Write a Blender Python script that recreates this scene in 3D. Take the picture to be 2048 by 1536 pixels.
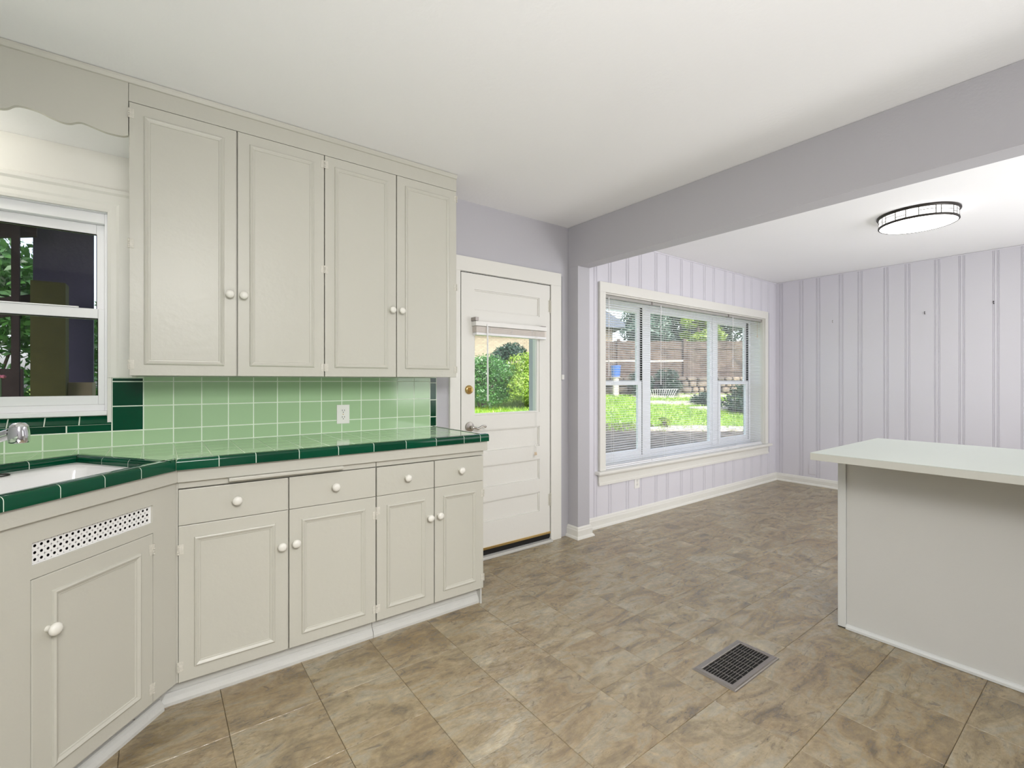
import bpy, bmesh, math, random
import numpy as np
from mathutils import Vector, Matrix

random.seed(7); RNG = np.random.default_rng(11)
for o in list(bpy.data.objects): bpy.data.objects.remove(o, do_unlink=True)
scene = bpy.context.scene
C = scene.collection
PI = math.pi

# ------------------------------------------------------------------ camera
YAW = math.radians(36.97)
cam_d = bpy.data.cameras.new('camera'); cam = bpy.data.objects.new('camera', cam_d); C.objects.link(cam)
cam_d.sensor_width = 36.0; cam_d.lens = 36.0*946.0/2048.0
cam_d.shift_y = -6.0/2048.0
cam_d.clip_start = 0.02; cam_d.clip_end = 200
cam.location = (0, 0, 1.24); cam.rotation_euler = (PI/2, 0, -YAW)
scene.camera = cam

# ------------------------------------------------------------------ light
vs = scene.view_settings
vs.view_transform = 'Standard'; vs.look = 'None'; vs.gamma = 1.0; vs.use_curve_mapping = False
vs.exposure = 0.07
cy = scene.cycles; cy.max_bounces = 8; cy.diffuse_bounces = 4; cy.glossy_bounces = 3; cy.transmission_bounces = 4; cy.transparent_max_bounces = 8

w = bpy.data.worlds.new('world'); scene.world = w; w.use_nodes = True
nt = w.node_tree; nt.nodes.clear()
sky = nt.nodes.new('ShaderNodeTexSky'); sky.sky_type = 'NISHITA'; sky.sun_disc = False
sky.sun_elevation = math.radians(42); sky.sun_rotation = math.radians(195); sky.altitude = 200
sky.air_density = 1.0; sky.dust_density = 3.5; sky.ozone_density = 1.0
bg = nt.nodes.new('ShaderNodeBackground'); bg.inputs[1].default_value = 0.80
wo = nt.nodes.new('ShaderNodeOutputWorld')
hs = nt.nodes.new('ShaderNodeHueSaturation'); hs.inputs['Saturation'].default_value = 0.55
nt.links.new(sky.outputs[0], hs.inputs['Color']); nt.links.new(hs.outputs[0], bg.inputs[0]); nt.links.new(bg.outputs[0], wo.inputs[0])

sl = bpy.data.lights.new('sun', 'SUN'); sl.energy = 2.0; sl.angle = math.radians(0.6); sl.color = (1.0, 0.95, 0.86)
so = bpy.data.objects.new('sun', sl); C.objects.link(so)
sv = Vector((0.20, 0.85, -0.78)).normalized()
so.rotation_euler = sv.to_track_quat('-Z', 'Y').to_euler(); so.location = (0, -5, 9)

def area(name, loc, target, sx, sy, power, col=(1, 1, 1), spread=180):
    l = bpy.data.lights.new(name, 'AREA'); l.shape = 'RECTANGLE'; l.size = sx; l.size_y = sy
    l.energy = power; l.color = col; l.spread = math.radians(spread)
    o = bpy.data.objects.new(name, l); C.objects.link(o); o.location = loc
    o.rotation_euler = (Vector(target)-Vector(loc)).to_track_quat('-Z', 'Y').to_euler()
    return o
# added fill lights without fixtures: one from behind, one downward, two up at the ceilings
area('rear_fill', (4.3, -1.52, 1.35), (4.3, 3, 1.5), 2.6, 1.7, 25, (0.98, 0.985, 1.0), 115)
area('kitchen_fill_down', (0.2, -0.95, 2.25), (0.95, 1.4, 0.1), 0.9, 0.9, 37, (1.0, 0.985, 0.965), 106)
area('kitchen_fill_up', (0.2, -0.85, 0.25), (0.45, -0.25, 2.47), 1.6, 1.1, 38, (1.0, 0.985, 0.985), 124)
area('dining_fill_up', (4.5, -0.8, 0.3), (4.2, 0.5, 2.47), 1.6, 0.9, 27, (1.0, 0.985, 0.99), 150)
pl = bpy.data.lights.new('valance_lamp', 'POINT'); pl.energy = 3.8; pl.shadow_soft_size = 0.06; pl.color = (1.0, 0.95, 0.84)
plo = bpy.data.objects.new('valance_lamp', pl); C.objects.link(plo); plo.location = (-0.84, 2.60, 2.14)

# ------------------------------------------------------------------ materials
MATS = {}
def nodes_of(m): return m.node_tree.nodes, m.node_tree.links
def mat(name, col, rough=0.5, metal=0.0, spec=0.5, bump=0.0, bscale=60.0, var=0.0, vscale=6.0, coat=0.0, emit=None, estr=0.0, trans=0.0, ior=1.45):
    m = bpy.data.materials.new(name); m.use_nodes = True
    N, L = nodes_of(m); b = N['Principled BSDF']
    b.inputs['Base Color'].default_value = (*col, 1); b.inputs['Roughness'].default_value = rough
    b.inputs['Metallic'].default_value = metal; b.inputs['Specular IOR Level'].default_value = spec
    b.inputs['Coat Weight'].default_value = coat; b.inputs['Coat Roughness'].default_value = 0.05
    b.inputs['IOR'].default_value = ior
    if trans: b.inputs['Transmission Weight'].default_value = trans
    if emit: b.inputs['Emission Color'].default_value = (*emit, 1); b.inputs['Emission Strength'].default_value = estr
    if bump or var:
        g = N.new('ShaderNodeNewGeometry')
        if bump:
            n = N.new('ShaderNodeTexNoise'); n.inputs['Scale'].default_value = bscale; n.inputs['Detail'].default_value = 4
            bp = N.new('ShaderNodeBump'); bp.inputs['Strength'].default_value = bump; bp.inputs['Distance'].default_value = 0.01
            L.new(g.outputs['Position'], n.inputs['Vector']); L.new(n.outputs['Fac'], bp.inputs['Height']); L.new(bp.outputs[0], b.inputs['Normal'])
        if var:
            n2 = N.new('ShaderNodeTexNoise'); n2.inputs['Scale'].default_value = vscale; n2.inputs['Detail'].default_value = 5
            r = N.new('ShaderNodeMapRange'); r.inputs['To Min'].default_value = 1-var; r.inputs['To Max'].default_value = 1+var
            mx = N.new('ShaderNodeMix'); mx.data_type = 'RGBA'; mx.blend_type = 'MULTIPLY'; mx.inputs[0].default_value = 1.0
            mx.inputs[6].default_value = (*col, 1)
            L.new(g.outputs['Position'], n2.inputs['Vector']); L.new(n2.outputs['Fac'], r.inputs['Value'])
            L.new(r.outputs[0], mx.inputs[7]); L.new(mx.outputs[2], b.inputs['Base Color'])
    MATS[name] = m; return m
def ramp(N, stops):
    r = N.new('ShaderNodeValToRGB'); e = r.color_ramp.elements
    while len(e) < len(stops): e.new(0.5)
    for i, (p, c) in enumerate(stops): e[i].position = p; e[i].color = (*c, 1)
    return r

mat('cabinet_paint', (0.55, 0.54, 0.475), 0.34, bump=0.10, bscale=35, var=0.025, vscale=3)
mat('knob_paint', (0.80, 0.785, 0.72), 0.30)
mat('hinge_paint', (0.62, 0.60, 0.53), 0.45, var=0.25, vscale=120)
mat('toe_paint', (0.60, 0.60, 0.57), 0.42, bump=0.15, bscale=25, var=0.05, vscale=14)
mat('wall_paint', (0.51, 0.502, 0.535), 0.55, bump=0.08, bscale=90)
mat('panel_paint', (0.715, 0.70, 0.755), 0.42, bump=0.04, bscale=60)
mat('ceiling_paint', (0.905, 0.905, 0.915), 0.75, bump=0.10, bscale=45, var=0.015, vscale=2)
mat('trim_paint', (0.80, 0.79, 0.74), 0.35, bump=0.06, bscale=40)
mat('door_paint', (0.80, 0.79, 0.745), 0.36, bump=0.06, bscale=40)
mat('vinyl', (0.90, 0.905, 0.92), 0.30)
mat('headrail_grey', (0.42, 0.41, 0.39), 0.45)
mat('blind_white', (0.90, 0.90, 0.91), 0.45)
mat('blind_beige', (0.80, 0.74, 0.68), 0.45)
mat('cord', (0.80, 0.80, 0.76), 0.7)
mat('dark_gap', (0.012, 0.011, 0.010), 0.9)
mat('brass', (0.60, 0.42, 0.17), 0.28, metal=1.0)
mat('nickel', (0.58, 0.55, 0.51), 0.25, metal=1.0)
mat('chrome', (0.80, 0.80, 0.82), 0.08, metal=1.0)
mat('bronze', (0.03, 0.026, 0.022), 0.40, metal=0.4)
mat('steel', (0.36, 0.33, 0.31), 0.33, metal=0.9, var=0.10, vscale=40)
mat('porcelain', (0.86, 0.86, 0.85), 0.12, coat=0.4)
mat('plastic_white', (0.86, 0.85, 0.82), 0.35)
mat('grout', (0.80, 0.88, 0.76), 0.8)
mat('counter_grout', (0.62, 0.76, 0.56), 0.7)
mat('wood_edge', (0.72, 0.58, 0.42), 0.6)
mat('laminate', (0.66, 0.71, 0.66), 0.42, bump=0.05, bscale=300, var=0.02, vscale=50)
mat('laminate_edge', (0.60, 0.60, 0.545), 0.5)
mat('island_paint', (0.66, 0.66, 0.635), 0.50, bump=0.05, bscale=50, var=0.02, vscale=4)
mat('island_trim', (0.72, 0.735, 0.72), 0.42)
mat('subfloor', (0.035, 0.028, 0.022), 0.9)
mat('diffuser', (0.9, 0.9, 0.9), 0.4, emit=(1.0, 0.98, 0.94), estr=13.0)
mat('lamp_glass', (0.9, 0.9, 0.9), 0.4, emit=(1.0, 0.98, 0.93), estr=1.7)
mat('blue_plastic', (0.05, 0.13, 0.42), 0.4)
mat('bark', (0.10, 0.075, 0.055), 0.9, bump=0.6, bscale=20, var=0.3, vscale=8)
mat('porch_wood', (0.05, 0.034, 0.03), 0.8, bump=0.3, bscale=18, var=0.3, vscale=9)
mat('hazed_panel', (0.10, 0.09, 0.15), 0.7, bump=0.2, bscale=40, var=0.2, vscale=6)  # violet tint paints in the sky haze reflected on the window screen
mat('olive_post', (0.10, 0.095, 0.03), 0.8, bump=0.25, bscale=30, var=0.25, vscale=12)
mat('tan_box', (0.36, 0.29, 0.19), 0.8, var=0.15, vscale=20)
mat('petal', (0.75, 0.25, 0.35), 0.6)
mat('roof_shingle', (0.11, 0.13, 0.17), 0.9, var=0.2, vscale=10)
mat('wire_white', (0.75, 0.75, 0.72), 0.5)
mat('siding', (0.55, 0.52, 0.47), 0.8)

def tile_mat(name, col, rough, var):
    m = mat(name, col, rough, coat=0.35)
    N, L = nodes_of(m); b = N['Principled BSDF']
    oi = N.new('ShaderNodeObjectInfo'); r = N.new('ShaderNodeMapRange'); r.inputs['To Min'].default_value = 1-var; r.inputs['To Max'].default_value = 1+var
    g = N.new('ShaderNodeNewGeometry'); n = N.new('ShaderNodeTexNoise'); n.inputs['Scale'].default_value = 9.0
    bp = N.new('ShaderNodeBump'); bp.inputs['Strength'].default_value = 0.06; bp.inputs['Distance'].default_value = 0.01
    mx = N.new('ShaderNodeMix'); mx.data_type = 'RGBA'; mx.blend_type = 'MULTIPLY'; mx.inputs[0].default_value = 1.0; mx.inputs[6].default_value = (*col, 1)
    L.new(oi.outputs['Random'], r.inputs['Value']); L.new(r.outputs[0], mx.inputs[7]); L.new(mx.outputs[2], b.inputs['Base Color'])
    L.new(g.outputs['Position'], n.inputs['Vector']); L.new(n.outputs['Fac'], bp.inputs['Height']); L.new(bp.outputs[0], b.inputs['Normal'])
    return m
tile_mat('tile_light', (0.40, 0.585, 0.345), 0.10, 0.05)
tile_mat('tile_dark', (0.001, 0.058, 0.026), 0.08, 0.25)
MATS['tile_dark'].node_tree.nodes['Principled BSDF'].inputs['Coat Weight'].default_value = 0.0
MATS['tile_dark'].node_tree.nodes['Principled BSDF'].inputs['Specular IOR Level'].default_value = 0.4

def floor_mat():
    m = bpy.data.materials.new('vinyl_slate'); m.use_nodes = True; N, L = nodes_of(m); b = N['Principled BSDF']
    g = N.new('ShaderNodeNewGeometry'); oi = N.new('ShaderNodeObjectInfo')
    ml = N.new('ShaderNodeVectorMath'); ml.operation = 'MULTIPLY'; ml.inputs[1].default_value = (137.0, 71.0, 53.0)
    cb = N.new('ShaderNodeCombineXYZ')
    for i in range(3): L.new(oi.outputs['Random'], cb.inputs[i])
    L.new(cb.outputs[0], ml.inputs[0])
    ad = N.new('ShaderNodeVectorMath'); ad.operation = 'ADD'; L.new(g.outputs['Position'], ad.inputs[0]); L.new(ml.outputs[0], ad.inputs[1])
    mp = N.new('ShaderNodeMapping'); mp.inputs['Rotation'].default_value = (0, 0, 0.55); mp.inputs['Scale'].default_value = (3.4, 8.5, 5)
    L.new(ad.outputs[0], mp.inputs['Vector'])
    n1 = N.new('ShaderNodeTexNoise'); n1.inputs['Scale'].default_value = 1.0; n1.inputs['Detail'].default_value = 8; n1.inputs['Roughness'].default_value = 0.60; n1.inputs['Distortion'].default_value = 1.1
    L.new(mp.outputs[0], n1.inputs['Vector'])
    r1 = ramp(N, [(0.28, (0.12, 0.088, 0.045)), (0.40, (0.24, 0.178, 0.085)), (0.50, (0.35, 0.27, 0.145)), (0.58, (0.34, 0.295, 0.20)), (0.66, (0.44, 0.36, 0.22)), (0.80, (0.54, 0.48, 0.35))])
    L.new(n1.outputs['Fac'], r1.inputs['Fac'])
    n2 = N.new('ShaderNodeTexNoise'); n2.inputs['Scale'].default_value = 2.3; n2.inputs['Detail'].default_value = 3; L.new(ad.outputs[0], n2.inputs['Vector'])
    r2 = ramp(N, [(0.38, (0.80, 0.70, 0.54)), (0.60, (1.0, 1.0, 1.0))]); L.new(n2.outputs['Fac'], r2.inputs['Fac'])
    mx = N.new('ShaderNodeMix'); mx.data_type = 'RGBA'; mx.blend_type = 'MULTIPLY'; mx.inputs[0].default_value = 0.8
    L.new(r1.outputs[0], mx.inputs[6]); L.new(r2.outputs[0], mx.inputs[7])
    # dark fissures
    n3 = N.new('ShaderNodeTexNoise'); n3.inputs['Scale'].default_value = 1.6; n3.inputs['Detail'].default_value = 10; n3.inputs['Roughness'].default_value = 0.72; n3.inputs['Distortion'].default_value = 2.2
    L.new(mp.outputs[0], n3.inputs['Vector'])
    r3 = ramp(N, [(0.35, (0.40, 0.36, 0.32)), (0.40, (0.72, 0.70, 0.66)), (0.43, (1, 1, 1))]); L.new(n3.outputs['Fac'], r3.inputs['Fac'])
    mx2 = N.new('ShaderNodeMix'); mx2.data_type = 'RGBA'; mx2.blend_type = 'MULTIPLY'; mx2.inputs[0].default_value = 0.75
    L.new(mx.outputs[2], mx2.inputs[6]); L.new(r3.outputs[0], mx2.inputs[7])
    n4 = N.new('ShaderNodeTexNoise'); n4.inputs['Scale'].default_value = 38.0; n4.inputs['Detail'].default_value = 6; n4.inputs['Roughness'].default_value = 0.7
    L.new(ad.outputs[0], n4.inputs['Vector'])
    r4 = N.new('ShaderNodeMapRange'); r4.inputs['From Min'].default_value = 0.3; r4.inputs['From Max'].default_value = 0.7; r4.inputs['To Min'].default_value = 0.80; r4.inputs['To Max'].default_value = 1.16
    L.new(n4.outputs['Fac'], r4.inputs['Value'])
    mx3 = N.new('ShaderNodeMix'); mx3.data_type = 'RGBA'; mx3.blend_type = 'MULTIPLY'; mx3.inputs[0].default_value = 1.0
    L.new(mx2.outputs[2], mx3.inputs[6]); L.new(r4.outputs[0], mx3.inputs[7]); L.new(mx3.outputs[2], b.inputs['Base Color'])
    # embossed slate relief
    nb = N.new('ShaderNodeTexNoise'); nb.inputs['Scale'].default_value = 9.0; nb.inputs['Detail'].default_value = 5; nb.inputs['Roughness'].default_value = 0.68; nb.inputs['Distortion'].default_value = 0.9
    L.new(mp.outputs[0], nb.inputs['Vector'])
    rb = ramp(N, [(0.36, (0, 0, 0)), (0.50, (0.8, 0.8, 0.8)), (0.7, (1, 1, 1))]); L.new(nb.outputs['Fac'], rb.inputs['Fac'])
    bp = N.new('ShaderNodeBump'); bp.inputs['Strength'].default_value = 0.45; bp.inputs['Distance'].default_value = 0.004
    L.new(rb.outputs[0], bp.inputs['Height']); L.new(bp.outputs[0], b.inputs['Normal'])
    b.inputs['Roughness'].default_value = 0.24; b.inputs['Specular IOR Level'].default_value = 0.9; b.inputs['IOR'].default_value = 1.95
    MATS['vinyl_slate'] = m
floor_mat()

def glass_mat(name, tint, gloss):
    m = bpy.data.materials.new(name); m.use_nodes = True; N, L = nodes_of(m); N.clear()
    t = N.new('ShaderNodeBsdfTransparent'); t.inputs[0].default_value = (*tint, 1)
    g = N.new('ShaderNodeBsdfGlossy'); g.inputs['Roughness'].default_value = 0.02
    f = N.new('ShaderNodeFresnel'); f.inputs[0].default_value = 1.45
    ml = N.new('ShaderNodeMath'); ml.operation = 'MULTIPLY'; ml.inputs[1].default_value = gloss
    x = N.new('ShaderNodeMixShader'); o = N.new('ShaderNodeOutputMaterial')
    L.new(f.outputs[0], ml.inputs[0]); L.new(ml.outputs[0], x.inputs[0]); L.new(t.outputs[0], x.inputs[1]); L.new(g.outputs[0], x.inputs[2]); L.new(x.outputs[0], o.inputs[0])
    MATS[name] = m
glass_mat('glass', (0.97, 0.98, 0.98), 0.2)
glass_mat('screened_glass', (0.62, 0.62, 0.64), 0.5)

def leaf_mat(name, c1, c2, trl=0.35):
    m = bpy.data.materials.new(name); m.use_nodes = True; N, L = nodes_of(m); N.clear()
    g = N.new('ShaderNodeNewGeometry'); n = N.new('ShaderNodeTexNoise'); n.inputs['Scale'].default_value = 7.0
    L.new(g.outputs['Position'], n.inputs['Vector'])
    r = ramp(N, [(0.35, c1), (0.65, c2)]); L.new(n.outputs['Fac'], r.inputs['Fac'])
    d = N.new('ShaderNodeBsdfDiffuse'); t = N.new('ShaderNodeBsdfTranslucent'); gl = N.new('ShaderNodeBsdfGlossy'); gl.inputs['Roughness'].default_value = 0.35
    L.new(r.outputs[0], d.inputs[0]); L.new(r.outputs[0], t.inputs[0])
    x = N.new('ShaderNodeMixShader'); x.inputs[0].default_value = trl; x2 = N.new('ShaderNodeMixShader'); x2.inputs[0].default_value = 0.06
    o = N.new('ShaderNodeOutputMaterial')
    L.new(d.outputs[0], x.inputs[1]); L.new(t.outputs[0], x.inputs[2]); L.new(x.outputs[0], x2.inputs[1]); L.new(gl.outputs[0], x2.inputs[2]); L.new(x2.outputs[0], o.inputs[0])
    MATS[name] = m
leaf_mat('leaf_green', (0.03, 0.11, 0.022), (0.085, 0.24, 0.045))
leaf_mat('leaf_lime', (0.14, 0.27, 0.02), (0.34, 0.45, 0.06))
leaf_mat('leaf_dark', (0.010, 0.036, 0.02), (0.032, 0.085, 0.045))
leaf_mat('leaf_blue', (0.04, 0.10, 0.065), (0.15, 0.24, 0.18))
leaf_mat('grass_blade', (0.13, 0.29, 0.016), (0.32, 0.45, 0.05))

def noise_ramp_mat(name, stops, scale, detail, rough, bump=0.0, dist=0.0):
    m = bpy.data.materials.new(name); m.use_nodes = True; N, L = nodes_of(m); b = N['Principled BSDF']
    g = N.new('ShaderNodeNewGeometry'); n = N.new('ShaderNodeTexNoise'); n.inputs['Scale'].default_value = scale; n.inputs['Detail'].default_value = detail; n.inputs['Distortion'].default_value = dist
    L.new(g.outputs['Position'], n.inputs['Vector']); r = ramp(N, stops); L.new(n.outputs['Fac'], r.inputs['Fac']); L.new(r.outputs[0], b.inputs['Base Color'])
    b.inputs['Roughness'].default_value = rough
    if bump:
        bp = N.new('ShaderNodeBump'); bp.inputs['Strength'].default_value = bump; bp.inputs['Distance'].default_value = 0.05
        L.new(n.outputs['Fac'], bp.inputs['Height']); L.new(bp.outputs[0], b.inputs['Normal'])
    MATS[name] = m
noise_ramp_mat('lawn', [(0.30, (0.09, 0.19, 0.015)), (0.5, (0.20, 0.34, 0.035)), (0.72, (0.36, 0.43, 0.10))], 2.2, 9, 0.9, 0.6)
noise_ramp_mat('mulch', [(0.35, (0.045, 0.04, 0.03)), (0.65, (0.14, 0.12, 0.095))], 6, 8, 0.95, 0.6)
noise_ramp_mat('path_stone', [(0.3, (0.32, 0.29, 0.25)), (0.7, (0.52, 0.48, 0.42))], 5, 6, 0.9, 0.3)
noise_ramp_mat('fence_wood', [(0.3, (0.045, 0.033, 0.026)), (0.7, (0.125, 0.092, 0.070))], 3, 8, 0.85, 0.3, 1.0)
noise_ramp_mat('field_stone', [(0.3, (0.06, 0.05, 0.042)), (0.55, (0.15, 0.125, 0.10)), (0.75, (0.30, 0.225, 0.16))], 2.4, 6, 0.9, 0.5)
noise_ramp_mat('chipped_paint', [(0.28, (0.05, 0.028, 0.02)), (0.31, (0.60, 0.60, 0.57))], 9, 4, 0.5, 0.2, 0.6)
def brick_mat():
    m = bpy.data.materials.new('buff_brick'); m.use_nodes = True; N, L = nodes_of(m); b = N['Principled BSDF']
    tc = N.new('ShaderNodeTexCoord'); mp = N.new('ShaderNodeMapping'); mp.inputs['Rotation'].default_value = (PI/2, 0, 0)
    br = N.new('ShaderNodeTexBrick'); br.inputs['Scale'].default_value = 4.2
    br.inputs['Color1'].default_value = (0.30, 0.25, 0.18, 1); br.inputs['Color2'].default_value = (0.24, 0.20, 0.145, 1); br.inputs['Mortar'].default_value = (0.13, 0.115, 0.095, 1)
    br.inputs['Mortar Size'].default_value = 0.02
    L.new(tc.outputs['Object'], mp.inputs['Vector']); L.new(mp.outputs[0], br.inputs['Vector']); L.new(br.outputs['Color'], b.inputs['Base Color']); b.inputs['Roughness'].default_value = 0.9
    MATS['buff_brick'] = m
brick_mat()

# ------------------------------------------------------------------ helpers
W = {}            # world origin of every object
def link(o, parent, org):
    C.objects.link(o)
    if parent is not None:
        o.parent = parent; o.location = Vector(org)-W[parent.name]
    else: o.location = org
    W[o.name] = Vector(org)
    return o
def tag(o, label=None, cat=None, group=None, kind=None):
    if label: o['label'] = label
    if cat: o['category'] = cat
    if group: o['group'] = group
    if kind: o['kind'] = kind
    return o
def empty(name, org, label=None, cat=None, group=None, kind=None, parent=None):
    o = bpy.data.objects.new(name, None); o.empty_display_size = 0.05
    link(o, parent, Vector(org)); return tag(o, label, cat, group, kind)
def copy_part(src, parent, org):
    o = src.copy(); C.objects.link(o); o.parent = parent
    o.location = Vector(org)-(W[parent.name] if parent else Vector((0, 0, 0)))
    W[o.name] = Vector(org)
    return o

class MB:
    def __init__(s, tf=None): s.v = []; s.f = []; s.tf = tf
    def add(s, vs, fs):
        k = len(s.v)
        s.v += [s.tf(Vector(p)) if s.tf else Vector(p) for p in vs]
        s.f += [tuple(i+k for i in f) for f in fs]; return s
    def box(s, x0, x1, y0, y1, z0, z1, c=0.0):
        x0, x1 = sorted((x0, x1)); y0, y1 = sorted((y0, y1)); z0, z1 = sorted((z0, z1))
        if c <= 0:
            return s.add([(x0, y0, z0), (x1, y0, z0), (x1, y1, z0), (x0, y1, z0), (x0, y0, z1), (x1, y0, z1), (x1, y1, z1), (x0, y1, z1)],
                         [(0, 3, 2, 1), (4, 5, 6, 7), (0, 1, 5, 4), (1, 2, 6, 5), (2, 3, 7, 6), (3, 0, 4, 7)])
        bm = bmesh.new(); bmesh.ops.create_cube(bm, size=1.0)
        for v in bm.verts: v.co = ((x0+x1)/2+v.co.x*(x1-x0), (y0+y1)/2+v.co.y*(y1-y0), (z0+z1)/2+v.co.z*(z1-z0))
        c = min(c, 0.45*min(x1-x0, y1-y0, z1-z0))
        bmesh.ops.bevel(bm, geom=bm.edges[:], offset=c, segments=2, affect='EDGES', profile=0.6)
        bm.verts.index_update(); s.add([v.co.copy() for v in bm.verts], [[v.index for v in f.verts] for f in bm.faces]); bm.free(); return s
    def prism(s, poly, fn, t0, t1):
        """poly: 2D outline (a,b); fn(a,b,t)->xyz; swept from t0 to t1"""
        n = len(poly)
        vs = [fn(a, b, t0) for a, b in poly]+[fn(a, b, t1) for a, b in poly]
        fs = [tuple(range(n))[::-1], tuple(range(n, 2*n))]+[(i, (i+1) % n, n+(i+1) % n, n+i) for i in range(n)]
        return s.add(vs, fs)
    def lathe(s, prof, org, axis, seg=16):
        """prof: list of (r, h) along axis from org"""
        ax = Vector(axis).normalized(); u = ax.orthogonal().normalized(); v = ax.cross(u); org = Vector(org)
        vs = []; fs = []
        for r, h in prof:
            for k in range(seg):
                a = 2*PI*k/seg; vs.append(org+ax*h+(u*math.cos(a)+v*math.sin(a))*r)
        for i in range(len(prof)-1):
            for k in range(seg):
                k2 = (k+1) % seg; fs.append((i*seg+k, i*seg+k2, (i+1)*seg+k2, (i+1)*seg+k))
        fs.append(tuple(range(seg))[::-1]); fs.append(tuple((len(prof)-1)*seg+k for k in range(seg)))
        return s.add(vs, fs)
    def tube(s, pts, r, seg=8):
        pts = [Vector(p) for p in pts]; n = len(pts); vs = []; fs = []
        rr = r if isinstance(r, (list, tuple)) else [r]*n
        for i, p in enumerate(pts):
            t = (pts[min(i+1, n-1)]-pts[max(i-1, 0)]).normalized()
            u = t.cross(Vector((0, 0, 1)));
            if u.length < 1e-3: u = t.cross(Vector((1, 0, 0)))
            u.normalize(); v = t.cross(u)
            for k in range(seg):
                a = 2*PI*k/seg; vs.append(p+(u*math.cos(a)+v*math.sin(a))*rr[i])
        for i in range(n-1):
            for k in range(seg):
                k2 = (k+1) % seg; fs.append((i*seg+k, i*seg+k2, (i+1)*seg+k2, (i+1)*seg+k))
        fs.append(tuple(range(seg))[::-1]); fs.append(tuple((n-1)*seg+k for k in range(seg)))
        return s.add(vs, fs)
    def build(s, name, m, parent=None, smooth=False, org=None, label=None, cat=None, group=None, kind=None):
        if org is None:
            xs = [p.x for p in s.v]; ys = [p.y for p in s.v]; zs = [p.z for p in s.v]
            org = Vector(((min(xs)+max(xs))/2, (min(ys)+max(ys))/2, min(zs)))
        org = Vector(org)
        me = bpy.data.meshes.new(name); me.from_pydata([tuple(p-org) for p in s.v], [], s.f)
        bm = bmesh.new(); bm.from_mesh(me); bmesh.ops.recalc_face_normals(bm, faces=bm.faces[:]); bm.to_mesh(me); bm.free()
        me.materials.append(MATS[m])
        if smooth:
            for p in me.polygons: p.use_smooth = True
            me.set_sharp_from_angle(angle=math.radians(40))
        o = bpy.data.objects.new(name, me); link(o, parent, org)
        return tag(o, label, cat, group, kind)

# ------------------------------------------------------------------ dimensions
YW = 2.77; XR = 6.255; XL = -1.07; YF = -1.6; ZC = 2.47; YO = 3.02
W1 = (-0.93, -0.168, 1.045, 2.0)       # sink window opening
DR = (1.636, 2.448, 0.0, 1.986)        # door opening
W2 = (3.07, 5.935, 0.475, 2.0)         # dining window opening

# ================================================================== STRUCTURE
# ---- floor
fl = MB().box(XL-0.1, XR+0.1, YF-0.1, YW+0.02, -0.12, -0.003).build('floor', 'subfloor', kind='structure')
TX, TY, X0, Y0 = 0.305, 0.307, -0.0985, 0.0733
def tile_mesh(nm, a, b, t, c, m, gap):
    """flat tile centred on origin, top at z=0, chamfered upper edges"""
    x = a/2-gap/2; y = b/2-gap/2
    v = [(-x, -y, -t), (x, -y, -t), (x, y, -t), (-x, y, -t), (-x, -y, -c), (x, -y, -c), (x, y, -c), (-x, y, -c),
         (-x+c, -y+c, 0), (x-c, -y+c, 0), (x-c, y-c, 0), (-x+c, y-c, 0)]
    f = [(3, 2, 1, 0), (8, 9, 10, 11)]+[(i, (i+1) % 4, 4+(i+1) % 4, 4+i) for i in range(4)]+[(4+i, 4+(i+1) % 4, 8+(i+1) % 4, 8+i) for i in range(4)]
    me = bpy.data.meshes.new(nm); me.from_pydata(v, [], f); me.materials.append(MATS[m]); return me
ftm = tile_mesh('floor_tile', TX, TY, 0.003, 0.0011, 'vinyl_slate', 0.0012)
tiles_at = []
for i in range(-4, 22):
    for j in range(-6, 10):
        cx = X0+TX*(i+0.5); cy = Y0+TY*(j+0.5)
        if cx-TX/2 < XL-0.05 or cx+TX/2 > XR+0.12 or cy+TY/2 > YW+0.16 or cy-TY/2 < YF-0.1: continue
        tiles_at.append((cx, cy))
tiles_at.sort(key=lambda p: (p[0]-2.0)**2+(p[1]-1.2)**2)
def in_cut(p):  # keep within the outer walls
    return p[1]+TY/2 < YW+0.01
for (cx, cy) in tiles_at[:300]:
    if in_cut((cx, cy)):
        o = bpy.data.objects.new('floor_tile', ftm); link(o, fl, Vector((cx, cy, 0.0)))
edge = MB()
for (cx, cy) in tiles_at:
    if not in_cut((cx, cy)): edge.box(cx-TX/2+0.0006, cx+TX/2-0.0006, cy-TY/2+0.0006, YW+0.01, -0.003, 0.0)
for (cx, cy) in tiles_at[300:]:
    if in_cut((cx, cy)): edge.box(cx-TX/2+0.0006, cx+TX/2-0.0006, cy-TY/2+0.0006, cy+TY/2-0.0006, -0.003, 0.0)
edge.build('floor_tile_remainder', 'vinyl_slate', fl, kind='stuff')

# ---- ceiling and walls
MB().box(XL-0.1, XR+0.1, YF-0.1, YO, ZC, ZC+0.12).build('ceiling', 'ceiling_paint', kind='structure')
MB().box(XL-0.1, XL, YF, YO, 0, ZC).build('wall_left', 'wall_paint', kind='structure')
MB().box(XL-0.1, XR+0.1, YF-0.1, YF, 0, ZC).build('wall_front', 'wall_paint', kind='structure')
wr = MB().box(XR, XR+0.12, YF, YO, 0, ZC).build('wall_right', 'panel_paint', kind='structure')
wb = MB()
xs = [XL, W1[0], W1[1], DR[0], DR[1], W2[0], W2[1], XR]
wb.box(xs[0], xs[1], YW, YO, 0, ZC).box(xs[2], xs[3], YW, YO, 0, ZC).box(xs[4], xs[5], YW, YO, 0, ZC).box(xs[6], xs[7], YW, YO, 0, ZC)
for o in (W1, W2): wb.box(o[0], o[1], YW, YO, 0, o[2])
for o in (W1, DR, W2): wb.box(o[0], o[1], YW, YO, o[3], ZC)
wb = wb.build('wall_back', 'wall_paint', kind='structure')

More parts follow.
